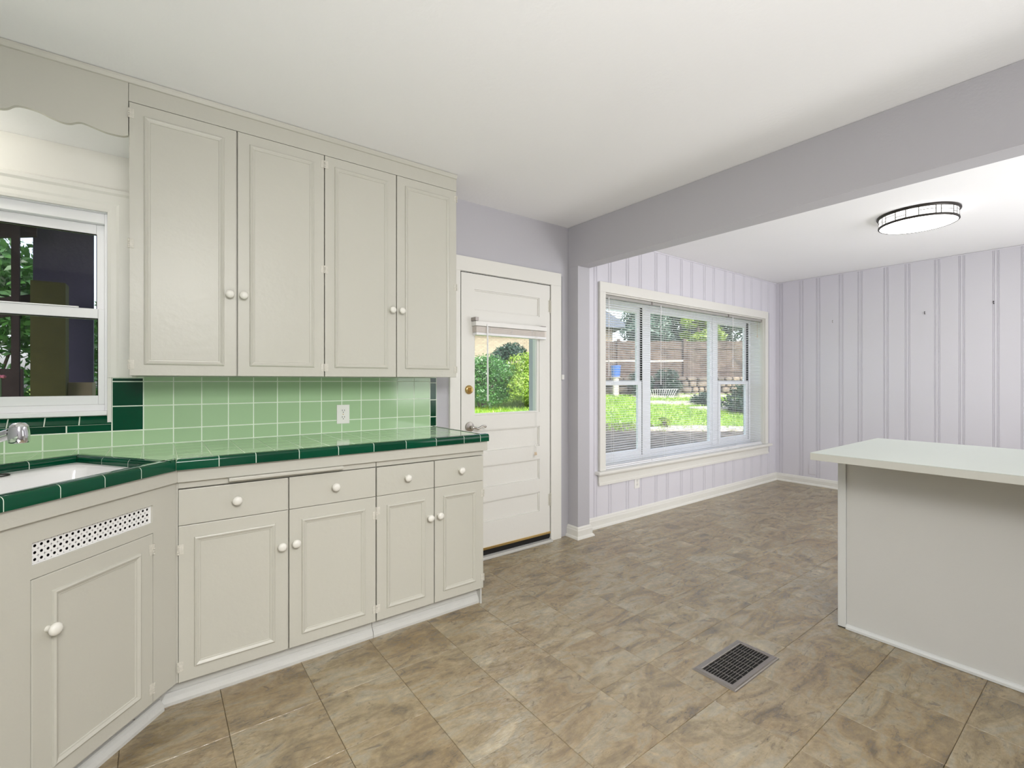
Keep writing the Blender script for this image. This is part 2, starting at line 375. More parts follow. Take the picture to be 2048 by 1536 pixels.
# ---- beam and pier between kitchen and dining end
bmo = empty('trim_1', (2.71, 2.7, 0), kind='structure')
MB().box(2.648, 2.778, YF+0.002, YW-0.002, 2.145, ZC-0.001, 0.001).build('ceiling_beam', 'wall_paint', bmo)
MB().box(2.648, 2.778, 2.657, YW-0.002, 0, 2.1448, 0.001).build('pier', 'wall_paint', bmo)

# ---- grooved boards
def board_contour(w0, cl=0.048, t=0.010):
    g = 0.0048; pts = [(0.0, 0.0), (0.0, t)]; s0 = w0-cl
    for o_ in (0.0, 0.0095, 0.0290, 0.0385):
        s = s0+o_; pts += [(s, t), (s+g*0.35, t-0.0045), (s+g*0.65, t-0.0045), (s+g, t)]
    pts += [(w0, t), (w0, 0.0)]
    return pts
def wall_boards(joints, parent, fn, spans):
    """joints: positions where a grooved joint ends; fn(s,t,z)"""
    for a, b in zip(joints[:-1], joints[1:]):
        w0 = abs(b-a); sg = 1 if b > a else -1
        for (z0, z1) in spans(min(a, b), max(a, b)):
            MB().prism(board_contour(w0-0.0005), lambda s, t, z: fn(a+sg*s, t, z), z0, z1).build('wall_board', 'panel_paint', parent)
jr = [2.77, 2.652+0.024]
k = 0
while jr[-1] > -1.3: jr.append(jr[-1]-(0.2335 if k % 2 == 0 else 0.1815)); k += 1
wall_boards(jr, wr, lambda s, t, z: (XR-0.002-t, s, z), lambda a, b: [(0.06, ZC-0.012)])
MB().box(XR-0.016, XR, -1.3, YW, ZC-0.014, ZC-0.001, 0.003).build('cornice_strip', 'panel_paint', wr)
jb = [2.779, 2.962+0.024]; k = 0
while jb[-1] < 6.0: jb.append(jb[-1]+(0.181 if k % 2 == 0 else 0.2335)); k += 1
jb = [x for x in jb if x < 6.2]+[6.243]
def sp(a, b):
    if b < 3.0 or a > 6.0: return [(0.06, ZC-0.012)]
    if a < 3.0 < b or a < 6.0 < b: return [(0.06, 0.36), (2.083, ZC-0.012)]
    return [(0.06, 0.36), (2.083, ZC-0.012)]
wall_boards(jb, wb, lambda s, t, z: (s, YW-t+0.004, z), sp)
MB().box(2.779, XR-0.012, YW-0.014, YW, ZC-0.014, ZC-0.001, 0.003).build('cornice_strip', 'panel_paint', wb)

# ---- baseboards
BP = [(0, 0), (0.030, 0), (0.030, 0.006), (0.026, 0.016), (0.017, 0.022), (0.017, 0.064), (0.013, 0.074), (0.012, 0.082), (0.004, 0.092), (0, 0.092)]
def baseboard(name, fn, t0, t1): return MB().prism(BP, fn, t0, t1).build(name, 'trim_paint', kind='structure')
bb = baseboard('baseboard_back', lambda a, z, t: (t, YW-0.006-a, z), 2.781, XR-0.012)
baseboard('baseboard_right', lambda a, z, t: (XR-0.012-a, t, z), YW-0.008, YF+0.01)
pb = empty('baseboard_pier', (2.71, 2.65, 0), kind='structure')
def mit(a, z, t): return (t, 2.657-a, z)
m = MB()
n = len(BP)
# three mitred runs round the pier
path = [((2.648, YW-0.002), (-1, 0)), ((2.648, 2.657), (-1, -1)), ((2.778, 2.657), (1, -1)), ((2.778, YW-0.036), (1, 0))]
vsx = []
for (px, py), (nx, ny) in path: vsx += [(px+nx*a, py+ny*a, z) for a, z in BP]
fsx = [(i*n+j, i*n+(j+1) % n, (i+1)*n+(j+1) % n, (i+1)*n+j) for i in range(3) for j in range(n)]+[tuple(range(n)), tuple(range(3*n, 4*n))]
m.add(vsx, fsx).build('board', 'trim_paint', pb)

# ================================================================== DOOR
d1 = empty('door_1', (2.06, 2.8, 0), kind='structure')
cs = empty('casing', (2.06, 2.75, 0), parent=d1)
CY = 2.748
MB().box(1.556, 1.636, CY, YW, 0, 1.9863, 0.0015).build('jamb_casing', 'trim_paint', d1)
MB().box(2.448, 2.556, CY, YW, 0, 1.9863, 0.0015).build('jamb_casing', 'trim_paint', d1)
MB().box(1.556, 2.556, CY, YW, 1.9865, 2.086, 0.0015).build('head_casing', 'trim_paint', d1)
bpy.data.objects.remove(cs)
MB().box(1.6385, 1.6465, 2.7575, 2.761, 0.03, 1.982).box(1.6385, 2.4460, 2.7575, 2.761, 1.9765, 1.9830).box(2.4385, 2.4455, 2.7575, 2.761, 0.03, 1.98).build('door_gap', 'dark_gap', d1)  # dark strips set into the gap, standing in for its shade
jm = MB().box(1.636, 1.6385, YW-0.01, 2.95, 0.02, 1.986).box(2.4455, 2.448, YW-0.01, 2.95, 0.02, 1.986).box(1.636, 2.448, YW-0.01, 2.95, 1.983, 1.986)
jm.box(1.6385, 1.654, 2.800, 2.95, 0.02, 1.983).box(2.430, 2.4455, 2.800, 2.95, 0.02, 1.983).box(1.654, 2.430, 2.800, 2.95, 1.968, 1.983)
jm.build('door_frame', 'trim_paint', d1)
LX0, LX1, LZ0, LZ1, LY0, LY1 = 1.6440, 2.4395, 0.062, 1.9775, 2.752, 2.793
leaf = MB()
gx0, gx1, gz0, gz1 = 1.745, 2.317, 1.003, 1.635
px0, px1 = 1.749, 2.334
panels = [(1.729, 1.870), (0.748, 0.897), (0.495, 0.647), (0.250, 0.396)]
leaf.box(LX0, px0, LY0, LY1, LZ0, LZ1, 0.002).box(px1, LX1, LY0, LY1, LZ0, LZ1, 0.002)
for z0, z1 in [(1.870, LZ1), (gz1, 1.729), (0.897, gz0), (0.647, 0.748), (0.396, 0.495), (LZ0, 0.250)]:
    leaf.box(px0-0.003, px1+0.003, LY0, LY1, z0, z1, 0.002)
lf = leaf.build('door_leaf', 'door_paint', d1)
for z0, z1 in panels:
    MB().box(px0-0.002, px1+0.002, LY0+0.013, LY1-0.013, z0-0.002, z1+0.002).build('panel', 'door_paint', lf)
    fr = MB()
    for (a0, a1, b0, b1) in [(px0, px1, z0, z0+0.008), (px0, px1, z1-0.008, z1), (px0, px0+0.008, z0, z1), (px1-0.008, px1, z0, z1)]: fr.box(a0, a1, LY0+0.004, LY0+0.014, b0, b1, 0.003)
    fr.build('panel_bead', 'door_paint', lf)
st = MB()
st.box(px0-0.002, gx0+0.010, LY0+0.006, LY1-0.006, gz0, gz1).box(gx1-0.006, px1+0.002, LY0+0.006, LY1-0.006, gz0, gz1)
st.box(px0, px1, LY0+0.004, LY1-0.004, gz0, gz0+0.012, 0.003).box(px0, px1, LY0+0.004, LY1-0.004, gz1-0.012, gz1, 0.003)
st.build('glazing_bead', 'door_paint', lf)
MB().box(gx0+0.008, gx1-0.004, LY0+0.018, LY0+0.022, gz0+0.010, gz1-0.010).build('pane', 'glass', lf)
MB().box(LX0, LX1, LY0-0.008, LY0, 0.062, 0.077, 0.001).build('sweep', 'brass', lf, label='brass strip along the door foot')
MB().box(LX0+0.002, LX1-0.002, LY0+0.004, LY1, 0.024, 0.0618).build('sweep_rubber', 'dark_gap', lf)
MB().box(1.639, 2.446, 2.722, 2.765, 0.0, 0.020, 0.004).build('threshold', 'toe_paint', d1)
MB().box(1.639, 2.446, 2.7655, YO, 0.0, 0.0225).build('outer_threshold', 'dark_gap', d1)
for z in (1.818, 0.323):
    hg = MB().lathe([(0.0065, -0.045), (0.0065, 0.045)], (2.4425, 2.7465, z), (0, 0, 1), 10).lathe([(0.004, 0.045), (0.006, 0.050), (0.003, 0.056)], (2.4425, 2.7465, z), (0, 0, 1), 10)
    hg.lathe([(0.004, -0.055), (0.006, -0.050), (0.004, -0.045)], (2.4425, 2.7465, z), (0, 0, 1), 10)
    hg.box(2.422, 2.4415, 2.7505, 2.753, z-0.045, z+0.045).build('hinge', 'hinge_paint', lf, smooth=True)
db = MB().lathe([(0.029, 0), (0.031, 0.004), (0.030, 0.010), (0.024, 0.016), (0.017, 0.017), (0.0165, 0.024)], (1.702, LY0, 1.181), (0, -1, 0), 24).build('deadbolt', 'brass', lf, smooth=True)
MB().box(1.696, 1.708, LY0-0.045, LY0-0.022, 1.165, 1.197, 0.004).build('thumb_turn', 'brass', lf)
lv = MB().lathe([(0.034, 0), (0.036, 0.003), (0.033, 0.009), (0.020, 0.013), (0.011, 0.016), (0.011, 0.045)], (1.708, LY0, 0.926), (0, -1, 0), 24).build('lever_rose', 'nickel', lf, smooth=True)
lev = MB().tube([(1.708, LY0-0.042, 0.926), (1.724, LY0-0.052, 0.922), (1.744, LY0-0.054, 0.916), (1.764, LY0-0.054, 0.926), (1.782, LY0-0.054, 0.934), (1.795, LY0-0.054, 0.934)], [0.010, 0.009, 0.008, 0.007, 0.006, 0.006], 10)
lev.lathe([(0.002, -0.010), (0.008, -0.007), (0.010, 0), (0.008, 0.007), (0.002, 0.010)], (1.801, LY0-0.054, 0.929), (0, 1, 0), 14)
lev.build('lever_handle', 'nickel', lf, smooth=True)

# ================================================================== WINDOWS
def frame_rect(mb, x0, x1, z0, z1, wl, wr_, wb_, wt, y0, y1, c=0.003):
    mb.box(x0, x0+wl, y0, y1, z0, z1, c).box(x1-wr_, x1, y0, y1, z0, z1, c)
    mb.box(x0+wl, x1-wr_, y0, y1, z0, z0+wb_, c).box(x0+wl, x1-wr_, y0, y1, z1-wt, z1, c); return mb
# --- dining window
w2 = empty('window_2', (4.5, YW, 0.475), kind='structure')
WC = 2.746
MB().box(3.0, 3.07, WC, YW, 0.476, 2.0003, 0.0015).build('side_casing', 'trim_paint', w2)
MB().box(5.935, 6.005, WC, YW, 0.476, 2.0003, 0.0015).build('side_casing', 'trim_paint', w2)
MB().box(3.0, 6.005, WC, YW, 2.0005, 2.086, 0.0015).build('head_casing', 'trim_paint', w2)
MB().box(2.955, 6.05, 2.712, 2.78, 0.446, 0.475, 0.010).build('stool', 'trim_paint', w2)
MB().prism([(0, 0.352), (0.020, 0.352), (0.020, 0.372), (0.016, 0.378), (0.016, 0.425), (0.024, 0.440), (0.024, 0.4455), (0, 0.4455)], lambda a, z, t: (t, YW-0.004-a, z), 2.99, 6.015).build('apron', 'trim_paint', w2)
MB().box(3.07, 3.078, YW, 2.96, 0.476, 2.0).box(5.927, 5.935, YW, 2.96, 0.476, 2.0).box(3.078, 5.927, YW, 2.96, 1.990, 2.0).build('jamb_liner', 'trim_paint', w2)
MB().box(3.078, 5.927, 2.781, 2.97, 0.466, 0.486, 0.004).build('sill_board', 'vinyl', w2)
FY0, FY1 = 2.925, 2.985
fm = MB()
frame_rect(fm, 3.078, 5.927, 0.486, 1.990, 0.045, 0.045, 0.035, 0.035, FY0, FY1)
fm.box(3.80, 3.905, FY0, FY1, 0.521, 1.955, 0.003).box(5.06, 5.165, FY0, FY1, 0.521, 1.955, 0.003)
fm.build('window_frame', 'vinyl', w2)
def dh(x0, x1):
    zm = 1.222
    up = frame_rect(MB(), x0, x1, zm-0.018, 1.955, 0.05, 0.05, 0.035, 0.05, FY0+0.030, FY1-0.006).build('upper_sash', 'vinyl', w2)
    MB().box(x0+0.04, x1-0.04, FY0+0.042, FY0+0.045, zm, 1.915).build('pane', 'glass', up)
    lo = frame_rect(MB(), x0+0.012, x1-0.012, 0.521, zm+0.018, 0.055, 0.055, 0.055, 0.040, FY0+0.002, FY0+0.028).build('lower_sash', 'vinyl', w2)
    MB().box(x0+0.06, x1-0.06, FY0+0.013, FY0+0.016, 0.570, zm-0.015).build('pane', 'glass', lo)
    MB().box(x0-0.0005, x0+0.007, FY0+0.006, FY0+0.029, 0.521, 1.955).box(x1-0.007, x1+0.0005, FY0+0.006, FY0+0.029, 0.521, 1.955).build('track_groove', 'dark_gap', w2)  # dark strips painting in the shadowed edge beside the sashes
dh(3.123, 3.80); dh(5.165, 5.882)
pic = frame_rect(MB(), 3.905, 5.06, 0.521, 1.955, 0.035, 0.035, 0.035, 0.035, FY0+0.012, FY1-0.008).build('fixed_sash', 'vinyl', w2)
MB().box(3.93, 5.035, FY0+0.028, FY0+0.031, 0.546, 1.93).build('pane', 'glass', pic)

# --- sink window
w1 = empty('window_1', (-0.55, YW, 1.087), kind='structure')
CP = [(0, 0), (0, 0.012), (0.012, 0.015), (0.030, 0.015), (0.040, 0.019), (0.075, 0.019), (0.085, 0.026), (0.100, 0.026), (0.106, 0.018), (0.106, 0)]
# mitred moulded casing: right side and head (continues left out of view), left side
def casing_run(name, pts_in, pts_out_dir):
    vs = []; n = len(CP)
    for (x, z), (dx, dz) in zip(pts_in, pts_out_dir): vs += [(x+dx*a, YW-h, z+dz*a) for a, h in CP]
    k = len(pts_in); fs = [(i*n+j, i*n+(j+1) % n, (i+1)*n+(j+1) % n, (i+1)*n+j) for i in range(k-1) for j in range(n)]+[tuple(range(n)), tuple(range((k-1)*n, k*n))]
    return MB().add(vs, fs).build(name, 'trim_paint', w1)
casing_run('side_casing', [(-0.172, 1.256), (-0.172, 1.99)], [(1, 0), (1, 1)])
casing_run('head_casing', [(-0.172, 1.99), (-0.93, 1.99)], [(1, 1), (-1, 1)])
casing_run('side_casing', [(-0.93, 1.99), (-0.93, 1.09)], [(-1, 1), (-1, 0)])
MB().box(-0.173, -0.1585, YW-0.0075, YW+0.001, 1.0505, 1.2565, 0.001).build('corner_bead', 'trim_paint', w1)
jf = frame_rect(MB(), -0.93, -0.168, 1.087, 2.0, 0.012, 0.006, 0.020, 0.012, 2.772, 2.90).build('jamb_liner', 'vinyl', w1)
frame_rect(MB(), -0.918, -0.174, 1.107, 1.988, 0.022, 0.010, 0.028, 0.045, 2.790, 2.86).build('window_frame', 'vinyl', w1)
zm1 = 1.537
us = frame_rect(MB(), -0.896, -0.184, zm1-0.02, 1.943, 0.040, 0.030, 0.040, 0.045, 2.822, 2.85).build('upper_sash', 'vinyl', w1)
MB().box(-0.86, -0.212, 2.834, 2.837, zm1+0.015, 1.905).build('pane', 'screened_glass', us)
ls = frame_rect(MB(), -0.896, -0.184, 1.135, zm1+0.024, 0.040, 0.022, 0.040, 0.043, 2.792, 2.821).build('lower_sash', 'vinyl', w1)
MB().box(-0.86, -0.203, 2.806, 2.809, 1.170, zm1-0.014).build('pane', 'screened_glass', ls)
MB().box(-0.62, -0.27, 2.7885, 2.797, zm1+0.0242, zm1+0.030, 0.002).build('sash_lock_rail', 'vinyl', w1)
MB().box(-0.865, -0.216, 2.7905, 2.7925, 1.164, 1.174).build('sash_lift', 'vinyl', w1)
gs = MB()
gs.box(-0.862, -0.214, 2.8215, 2.830, 1.896, 1.899).box(-0.2145, -0.2125, 2.8215, 2.830, zm1+0.02, 1.897)
gs.box(-0.862, -0.207, 2.7935, 2.800, zm1-0.0225, zm1-0.0195).box(-0.2085, -0.2062, 2.7935, 2.800, 1.176, zm1-0.020)
gs.build('glazing_gasket', 'dark_gap', w1)

# ================================================================== BACKSPLASH
bs = MB().box(-0.157, 1.463, YW-0.0079, YW-0.0002, 0.90, 1.262).box(XL+0.002, -0.157, YW-0.0079, YW-0.0002, 0.90, 1.050).build('backsplash', 'grout', wb)
PT = 0.1125
def wall_tile_mesh(nm, w0, h0, m): 
    me = tile_mesh(nm, w0, h0, 0.006, 0.0012, m, 0.0034)
    me.transform(Matrix.Rotation(PI/2, 4, 'X')); return me
cache = {}
def wall_tile(x0, x1, z0, z1, m, nm='tile'):
    key = (round(x1-x0, 4), round(z1-z0, 4), m)
    if key not in cache: cache[key] = wall_tile_mesh(nm, x1-x0, z1-z0, m)
    o = bpy.data.objects.new(nm, cache[key]); link(o, bs, Vector(((x0+x1)/2, YW-0.0085, (z0+z1)/2)))
ZR = [0.9465, 1.0155, 1.1265, 1.2375, 1.2615]
for k in range(13):
    for a, b in zip(ZR[:-1], ZR[1:]): wall_tile(-0.046+PT*k, -0.046+PT*(k+1), a, b, 'tile_light')
for a, b in zip(ZR[1:-1], ZR[2:]): wall_tile(-0.157, -0.046, a, min(b, 1.254), 'tile_dark', 'dark_tile')
for a, b in ((0.9465, 1.008), (1.008, 1.118), (1.118, 1.228), (1.228, 1.2615)): wall_tile(1.4165, 1.4615, a, b, 'tile_dark', 'dark_tile')
for k in range(9): wall_tile(max(XL+0.004, -0.046-0.111*(k+1)), -0.046-0.111*k, ZR[0], ZR[1], 'tile_light')
x = -0.157
for L_ in (0.149, 0.152, 0.152, 0.152, 0.152, 0.152):
    x1 = max(x-L_, XL+0.004); wall_tile(x1, x, ZR[1], 1.0495, 'tile_dark', 'dark_tile'); x = x1
# sloping sill tiles under the window
sm = {}
x = -0.157
for k in range(8):
    x1 = max(x-0.109, XL+0.004)
    key = round(x-x1, 4)
    if key not in sm:
        me = tile_mesh('sill_tile', x-x1, 0.050, 0.006, 0.0015, 'tile_dark', 0.004); me.transform(Matrix.Rotation(math.radians(46), 4, 'X')); sm[key] = me
    o = bpy.data.objects.new('sill_tile', sm[key]); link(o, bs, Vector(((x+x1)/2, YW+0.004, 1.0685))); x = x1
MB().prism([(0, 1.0495), (0.034, 1.0495), (0.034, 1.0885), (0.0, 1.0500)], lambda a, z, t: (t, YW-0.009+a, z), XL+0.004, -0.157).build('sill_bed', 'grout', bs)

# ================================================================== COUNTERTOP
ZT = 0.946
BND = Vector((0.059, 2.150)); DD = Vector((-0.659, -0.752)).normalized(); DN = Vector((0.752, -0.659)).normalized()
LEN = 0.75
BN2 = BND+DD*LEN
ct = empty('countertop', (0.6, 2.45, 0.855), 'green tiled countertop with dark green rounded edge tiles and white front board', 'countertop')
# sink opening
SB = Vector((-0.250, 2.520)); 
SR = BND+DD*0.045-DN*0.040
SF = BND+DD*0.700-DN*0.040
SLb = SB+Vector((-0.78, -0.62)).normalized()*0.60
SINK = [SR, SB, SLb, SF]                      # counter-clockwise seen from above?
def ccw(P):
    a = sum(P[i].x*P[(i+1) % len(P)].y-P[(i+1) % len(P)].x*P[i].y for i in range(len(P)))
    return P if a > 0 else P[::-1]
SINK = ccw(SINK)
def clip(poly, a, b, keep_left=True):
    out = []; n = len(poly)
    def side(p):
        s = (b.x-a.x)*(p.y-a.y)-(b.y-a.y)*(p.x-a.x); return s if keep_left else -s
    for i in range(n):
        p, q = poly[i], poly[(i+1) % n]; sp_, sq = side(p), side(q)
        if sp_ >= 0: out.append(p)
        if (sp_ > 0 and sq < 0) or (sp_ < 0 and sq > 0): out.append(p+(q-p)*(sp_/(sp_-sq)))
    return out
def clip_convex(poly, P):
    for i in range(len(P)):
        poly = clip(poly, P[i], P[(i+1) % len(P)])
        if len(poly) < 3: return []
    return poly
def subtract(poly, Q):
    res = []; cur = poly
    for i in range(len(Q)):
        a, b = Q[i], Q[(i+1) % len(Q)]
        o_ = clip(cur, a, b, False)
        if len(o_) >= 3: res.append(o_)
        cur = clip(cur, a, b, True)
        if len(cur) < 3: break
    return res
def parea(P): return abs(sum(P[i].x*P[(i+1) % len(P)].y-P[(i+1) % len(P)].x*P[i].y for i in range(len(P))))/2
V2 = lambda x, y: Vector((x, y))
YB = YW-0.006
mainP = ccw([V2(BND.x, 2.152+0.036), V2(1.432, 2.165+0.036), V2(1.432, YB), V2(BND.x, YB)])
corP = ccw([V2(XL+0.004, YB), V2(BND.x, YB), V2(BND.x, BND.y+0.03), BND-DN*0.036, BN2-DN*0.036, V2(XL+0.004, BN2.y)])
leftP = ccw([V2(XL+0.004, -0.6), V2(BN2.x-0.036, -0.6), V2(BN2.x-0.036, BN2.y), V2(XL+0.004, BN2.y)])
def off_sink(e):  # sink outline grown for its rim tiles
    c = sum(SINK, Vector((0, 0)))/4; P = []
    n = len(SINK)
    for i in range(n):
        p0, p1, p2 = SINK[i-1], SINK[i], SINK[(i+1) % n]
        n1 = Vector(((p1-p0).y, -(p1-p0).x)).normalized(); n2 = Vector(((p2-p1).y, -(p2-p1).x)).normalized()
        bis = (n1+n2); P.append(p1+bis*(e/(1+n1.dot(n2))))
    return P
RIM = off_sink(0.034)
bed = MB()
for P in (mainP, leftP):
    bed.prism([tuple(p) for p in P], lambda a, b, t: (a, b, t), 0.905, ZT-0.0006)
for P in subtract(corP, RIM): bed.prism([tuple(p) for p in P], lambda a, b, t: (a, b, t), 0.905, ZT-0.0006)
bed.box(0.06, 1.470, 2.185, 2.21, 0.90, ZT-0.004)
bed.build('tile_bed', 'counter_grout', ct)
sq = tile_mesh('counter_tile', PT, PT, 0.006, 0.0012, 'tile_light', 0.003)
g = 0.0015
for i in range(-11, 14):
    for j in range(0, 22):
        x0 = -0.046+PT*i; x1 = x0+PT; y1 = YB-PT*j; y0 = y1-PT
        cell = [V2(x0+g, y0+g), V2(x1-g, y0+g), V2(x1-g, y1-g), V2(x0+g, y1-g)]
        pcs = []
        for P in (mainP, corP, leftP):
            q = clip_convex(cell, P)
            if len(q) >= 3:
                if P is corP: pcs += [s_ for s_ in subtract(q, RIM) if parea(s_) > 2e-5]
                elif parea(q) > 2e-5: pcs.append(q)
        if not pcs: continue
        if y1 < 1.2: continue
        if len(pcs) == 1 and abs(parea(pcs[0])-(PT-2*g)**2) < 1e-6:
            o = bpy.data.objects.new('counter_tile', sq); link(o, ct, Vector(((x0+x1)/2, (y0+y1)/2, ZT)))
        else:
            mb = MB()
            for q in pcs: mb.prism([tuple(p) for p in q], lambda a, b, t: (a, b, t), ZT-0.006, ZT)
            mb.build('counter_tile', 'tile_light', ct)
# edge tiles: rounded nose
def nose(r=0.013, depth=0.037, drop=0.038):
    P = [(-depth, -0.006), (-depth, 0.0015), (-r, 0.0015)]
    for k in range(1, 6):
        a = PI/2*(1-k/5.0); P.append((-r+r*math.cos(a), 0.0015-r+r*math.sin(a)))
    P += [(0, -drop), (-0.012, -drop), (-0.012, -0.006)]
    return P
def nose_tile(p0, p1, nrm, drop=0.038, depth=0.037, m0=0.0, m1=0.0, name='edge_tile'):
    """from p0 to p1 (2D), nrm = outward; m0/m1: mitre slopes"""
    d = (p1-p0).normalized(); L_ = (p1-p0).length
    prof = nose(depth=depth, drop=drop); n = len(prof); vs = []
    for t, mm in ((0.0013, m0), (L_-0.0013, m1)):
        for a, z in prof:
            q = p0+d*(t+mm*a)+nrm*a; vs.append((q.x, q.y, ZT+z))
    fs = [tuple(range(n))[::-1], tuple(range(n, 2*n))]+[(i, (i+1) % n, n+(i+1) % n, n+i) for i in range(n)]
    return MB().add(vs, fs).build(name, 'tile_dark', ct, smooth=True)
def nose_grout(p0, p1, nrm, drop=0.038, depth=0.037):
    d = (p1-p0).normalized(); prof = nose(r=0.0125, depth=depth-0.001, drop=drop-0.001); vs = []
    n = len(prof)
    for q0 in (p0+d*0.004, p1-d*0.004):
        for a, z in prof: q = q0+nrm*(a-0.0007); vs.append((q.x, q.y, ZT+z-0.0006))
    fs = [tuple(range(n))[::-1], tuple(range(n, 2*n))]+[(i, (i+1) % n, n+(i+1) % n, n+i) for i in range(n)]
    return MB().add(vs, fs).build('edge_grout', 'grout', ct, smooth=True)
jx = [0.059, 0.196, 0.324, 0.488, 0.653, 0.816, 0.979, 1.145, 1.311, 1.415, 1.473]
fy = lambda x: 2.150+(2.166-2.150)*(x-0.059)/(1.473-0.059)
for a, b in zip(jx[:-1], jx[1:]): nose_tile(V2(a, fy(a)), V2(b, fy(b)), V2(0, -1), m0=-0.42 if a < 0.06 else 0)
nose_grout(V2(jx[0], fy(jx[0])), V2(jx[-1], fy(jx[-1])), V2(0, -1))
nose_grout(BND, BND+DD*LEN, DN)
js = [0, 0.149, 0.281, 0.416, 0.557, 0.70, LEN]
for a, b in zip(js[:-1], js[1:]): nose_tile(BND+DD*a, BND+DD*b, DN, m0=-0.42 if a == 0 else 0, depth=0.037)
yy = BN2.y
while yy > 1.0: nose_tile(V2(BN2.x, yy), V2(BN2.x, yy-0.152), V2(1, 0)); yy -= 0.152
# rim tiles around the sink (nose turned inwards)
for i in range(4):
    a, b = SINK[i], SINK[(i+1) % 4]; d = (b-a).normalized(); nin = V2(-d.y, d.x)
    if abs((a-BND).dot(DN)) < 0.06 and abs((b-BND).dot(DN)) < 0.06: continue        # front edge is the counter nose itself
    L_ = (b-a).length; k = max(1, round(L_/0.15))
    nose_grout(a+d*0.03, b-d*0.03, nin, 0.030, 0.033)
    for q in range(k): nose_tile(a+d*(L_*q/k), a+d*(L_*(q+1)/k), nin, drop=0.030, depth=0.033, m0=1.0 if q == 0 else 0, m1=-1.0 if q == k-1 else 0, name='sink_rim_tile')
MB().prism([tuple(p) for p in (BND+V2(0.0, 0.012), BND+DD*0.06-DN*0.014, SR, BND+V2(0.0, 0.060))], lambda a, b, t: (a, b, t), 0.905, ZT+0.0006).build('corner_tile', 'tile_dark', ct)
# right end strip
MB().box(1.433, 1.441, 2.21, YW-0.001, 0.90, ZT+0.002, 0.002).build('end_tile_strip', 'tile_dark', ct)
MB().box(1.4415, 1.471, 2.20, YW-0.001, 0.90, ZT-0.001, 0.003).build('end_board', 'trim_paint', ct)
# white board under the edge tiles
MB().box(0.064, 1.466, 2.175, 2.195, 0.857, 0.9085, 0.002).box(1.446, 1.466, 2.195, YW-0.001, 0.857, 0.899, 0.002).build('front_board', 'cabinet_paint', ct)
def dtf(org, d, nrm):   # local (s along, t outward, z)
    return lambda p: Vector((org.x+d.x*p.x+nrm.x*p.y, org.y+d.y*p.x+nrm.y*p.y, p.z))
MB(dtf(BND, DD, DN)).box(-0.0225, LEN-0.004, -0.030, -0.012, 0.858, 0.9085, 0.002).build('front_board', 'cabinet_paint', ct)
MB().box(BN2.x-0.030, BN2.x-0.012, 1.0, BN2.y, 0.862, 0.9085, 0.002).build('front_board', 'cabinet_paint', ct)

# ================================================================== CABINET PARTS
IDN = lambda p: Vector(p)
MOLD = [(0, 0), (0.002, 0.006), (0.007, 0.0085), (0.012, 0.006), (0.016, 0.0035), (0.020, 0.003), (0.022, 0)]
def molding(tf, x0, x1, z0, z1, yf, parent, m='cabinet_paint'):
    """mitred frame lying on plane y=yf, proud towards -y; tf maps local"""
    n = len(MOLD); vs = []
    for (cx, cz, sx, sz) in ((x0, z0, 1, 1), (x1, z0, -1, 1), (x1, z1, -1, -1), (x0, z1, 1, -1)):
        vs += [(cx+sx*a, yf-h, cz+sz*a) for a, h in MOLD]
    fs = [(i*n+j, ((i+1) % 4)*n+j, ((i+1) % 4)*n+j+1, i*n+j+1) for i in range(4) for j in range(n-1)]
    fs += [(i*n+n-1, ((i+1) % 4)*n+n-1, ((i+1) % 4)*n, i*n) for i in range(4)]
    return MB(tf).add(vs, fs).build('molding', m, parent)
KN = [(0.0085, 0), (0.0075, 0.010), (0.009, 0.014), (0.0155, 0.019), (0.0180, 0.025), (0.0165, 0.031), (0.011, 0.035), (0.004, 0.0365)]
def knob(tf, x, y, z, parent):
    p = tf(Vector((x, y, z))); q = tf(Vector((x, y-1, z)))-p
    return MB().lathe(KN, p, q, 18).build('knob', 'knob_paint', parent, smooth=True)
def hinge(tf, x, y, z, parent, side):
    h = MB(tf).box(x-0.002, x+side*0.016, y-0.002, y, z-0.019, z+0.019, 0.0008).box(x-side*0.002, x-side*0.006, y-0.0015, y, z-0.019, z+0.019)
    p = tf(Vector((x-side*0.001, y-0.003, z)))
    for a, b in ((-0.019, -0.0115), (-0.010, -0.003), (-0.0015, 0.0055), (0.007, 0.019)): h.v += []; 
    h2 = MB()
    for a, b in ((-0.019, -0.0115), (-0.010, -0.003), (-0.0015, 0.0055), (0.007, 0.019)): h2.lathe([(0.0032, a), (0.0032, b)], p, (0, 0, 1), 8)
    k = len(h.v); h.v += h2.v; h.f += [tuple(i+k for i in f) for f in h2.f]
    return h.build('hinge', 'hinge_paint', parent, smooth=True)
def cab_door(tf, root, x0, x1, z0, z1, yf, th, inset, knob_at, hinge_side, hinge_z):
    d = MB(tf).box(x0, x1, yf, yf+th, z0, z1, 0.0025).build('door', 'cabinet_paint', root)
    molding(tf, x0+inset, x1-inset, z0+inset-0.002, z1-inset+0.002, yf+0.0003, d)
    knob(tf, knob_at[0], yf, knob_at[1], d)
    hx = x0 if hinge_side < 0 else x1
    for z in hinge_z: hinge(tf, hx, yf, z, d, 1 if hinge_side < 0 else -1)
    return d
def drawer(tf, root, x0, x1, z0, z1, yf, th, kx, kz):
    d = MB(tf).box(x0, x1, yf, yf+th, z0, z1, 0.0025).build('drawer', 'cabinet_paint', root)
    knob(tf, kx, yf, kz, d); return d

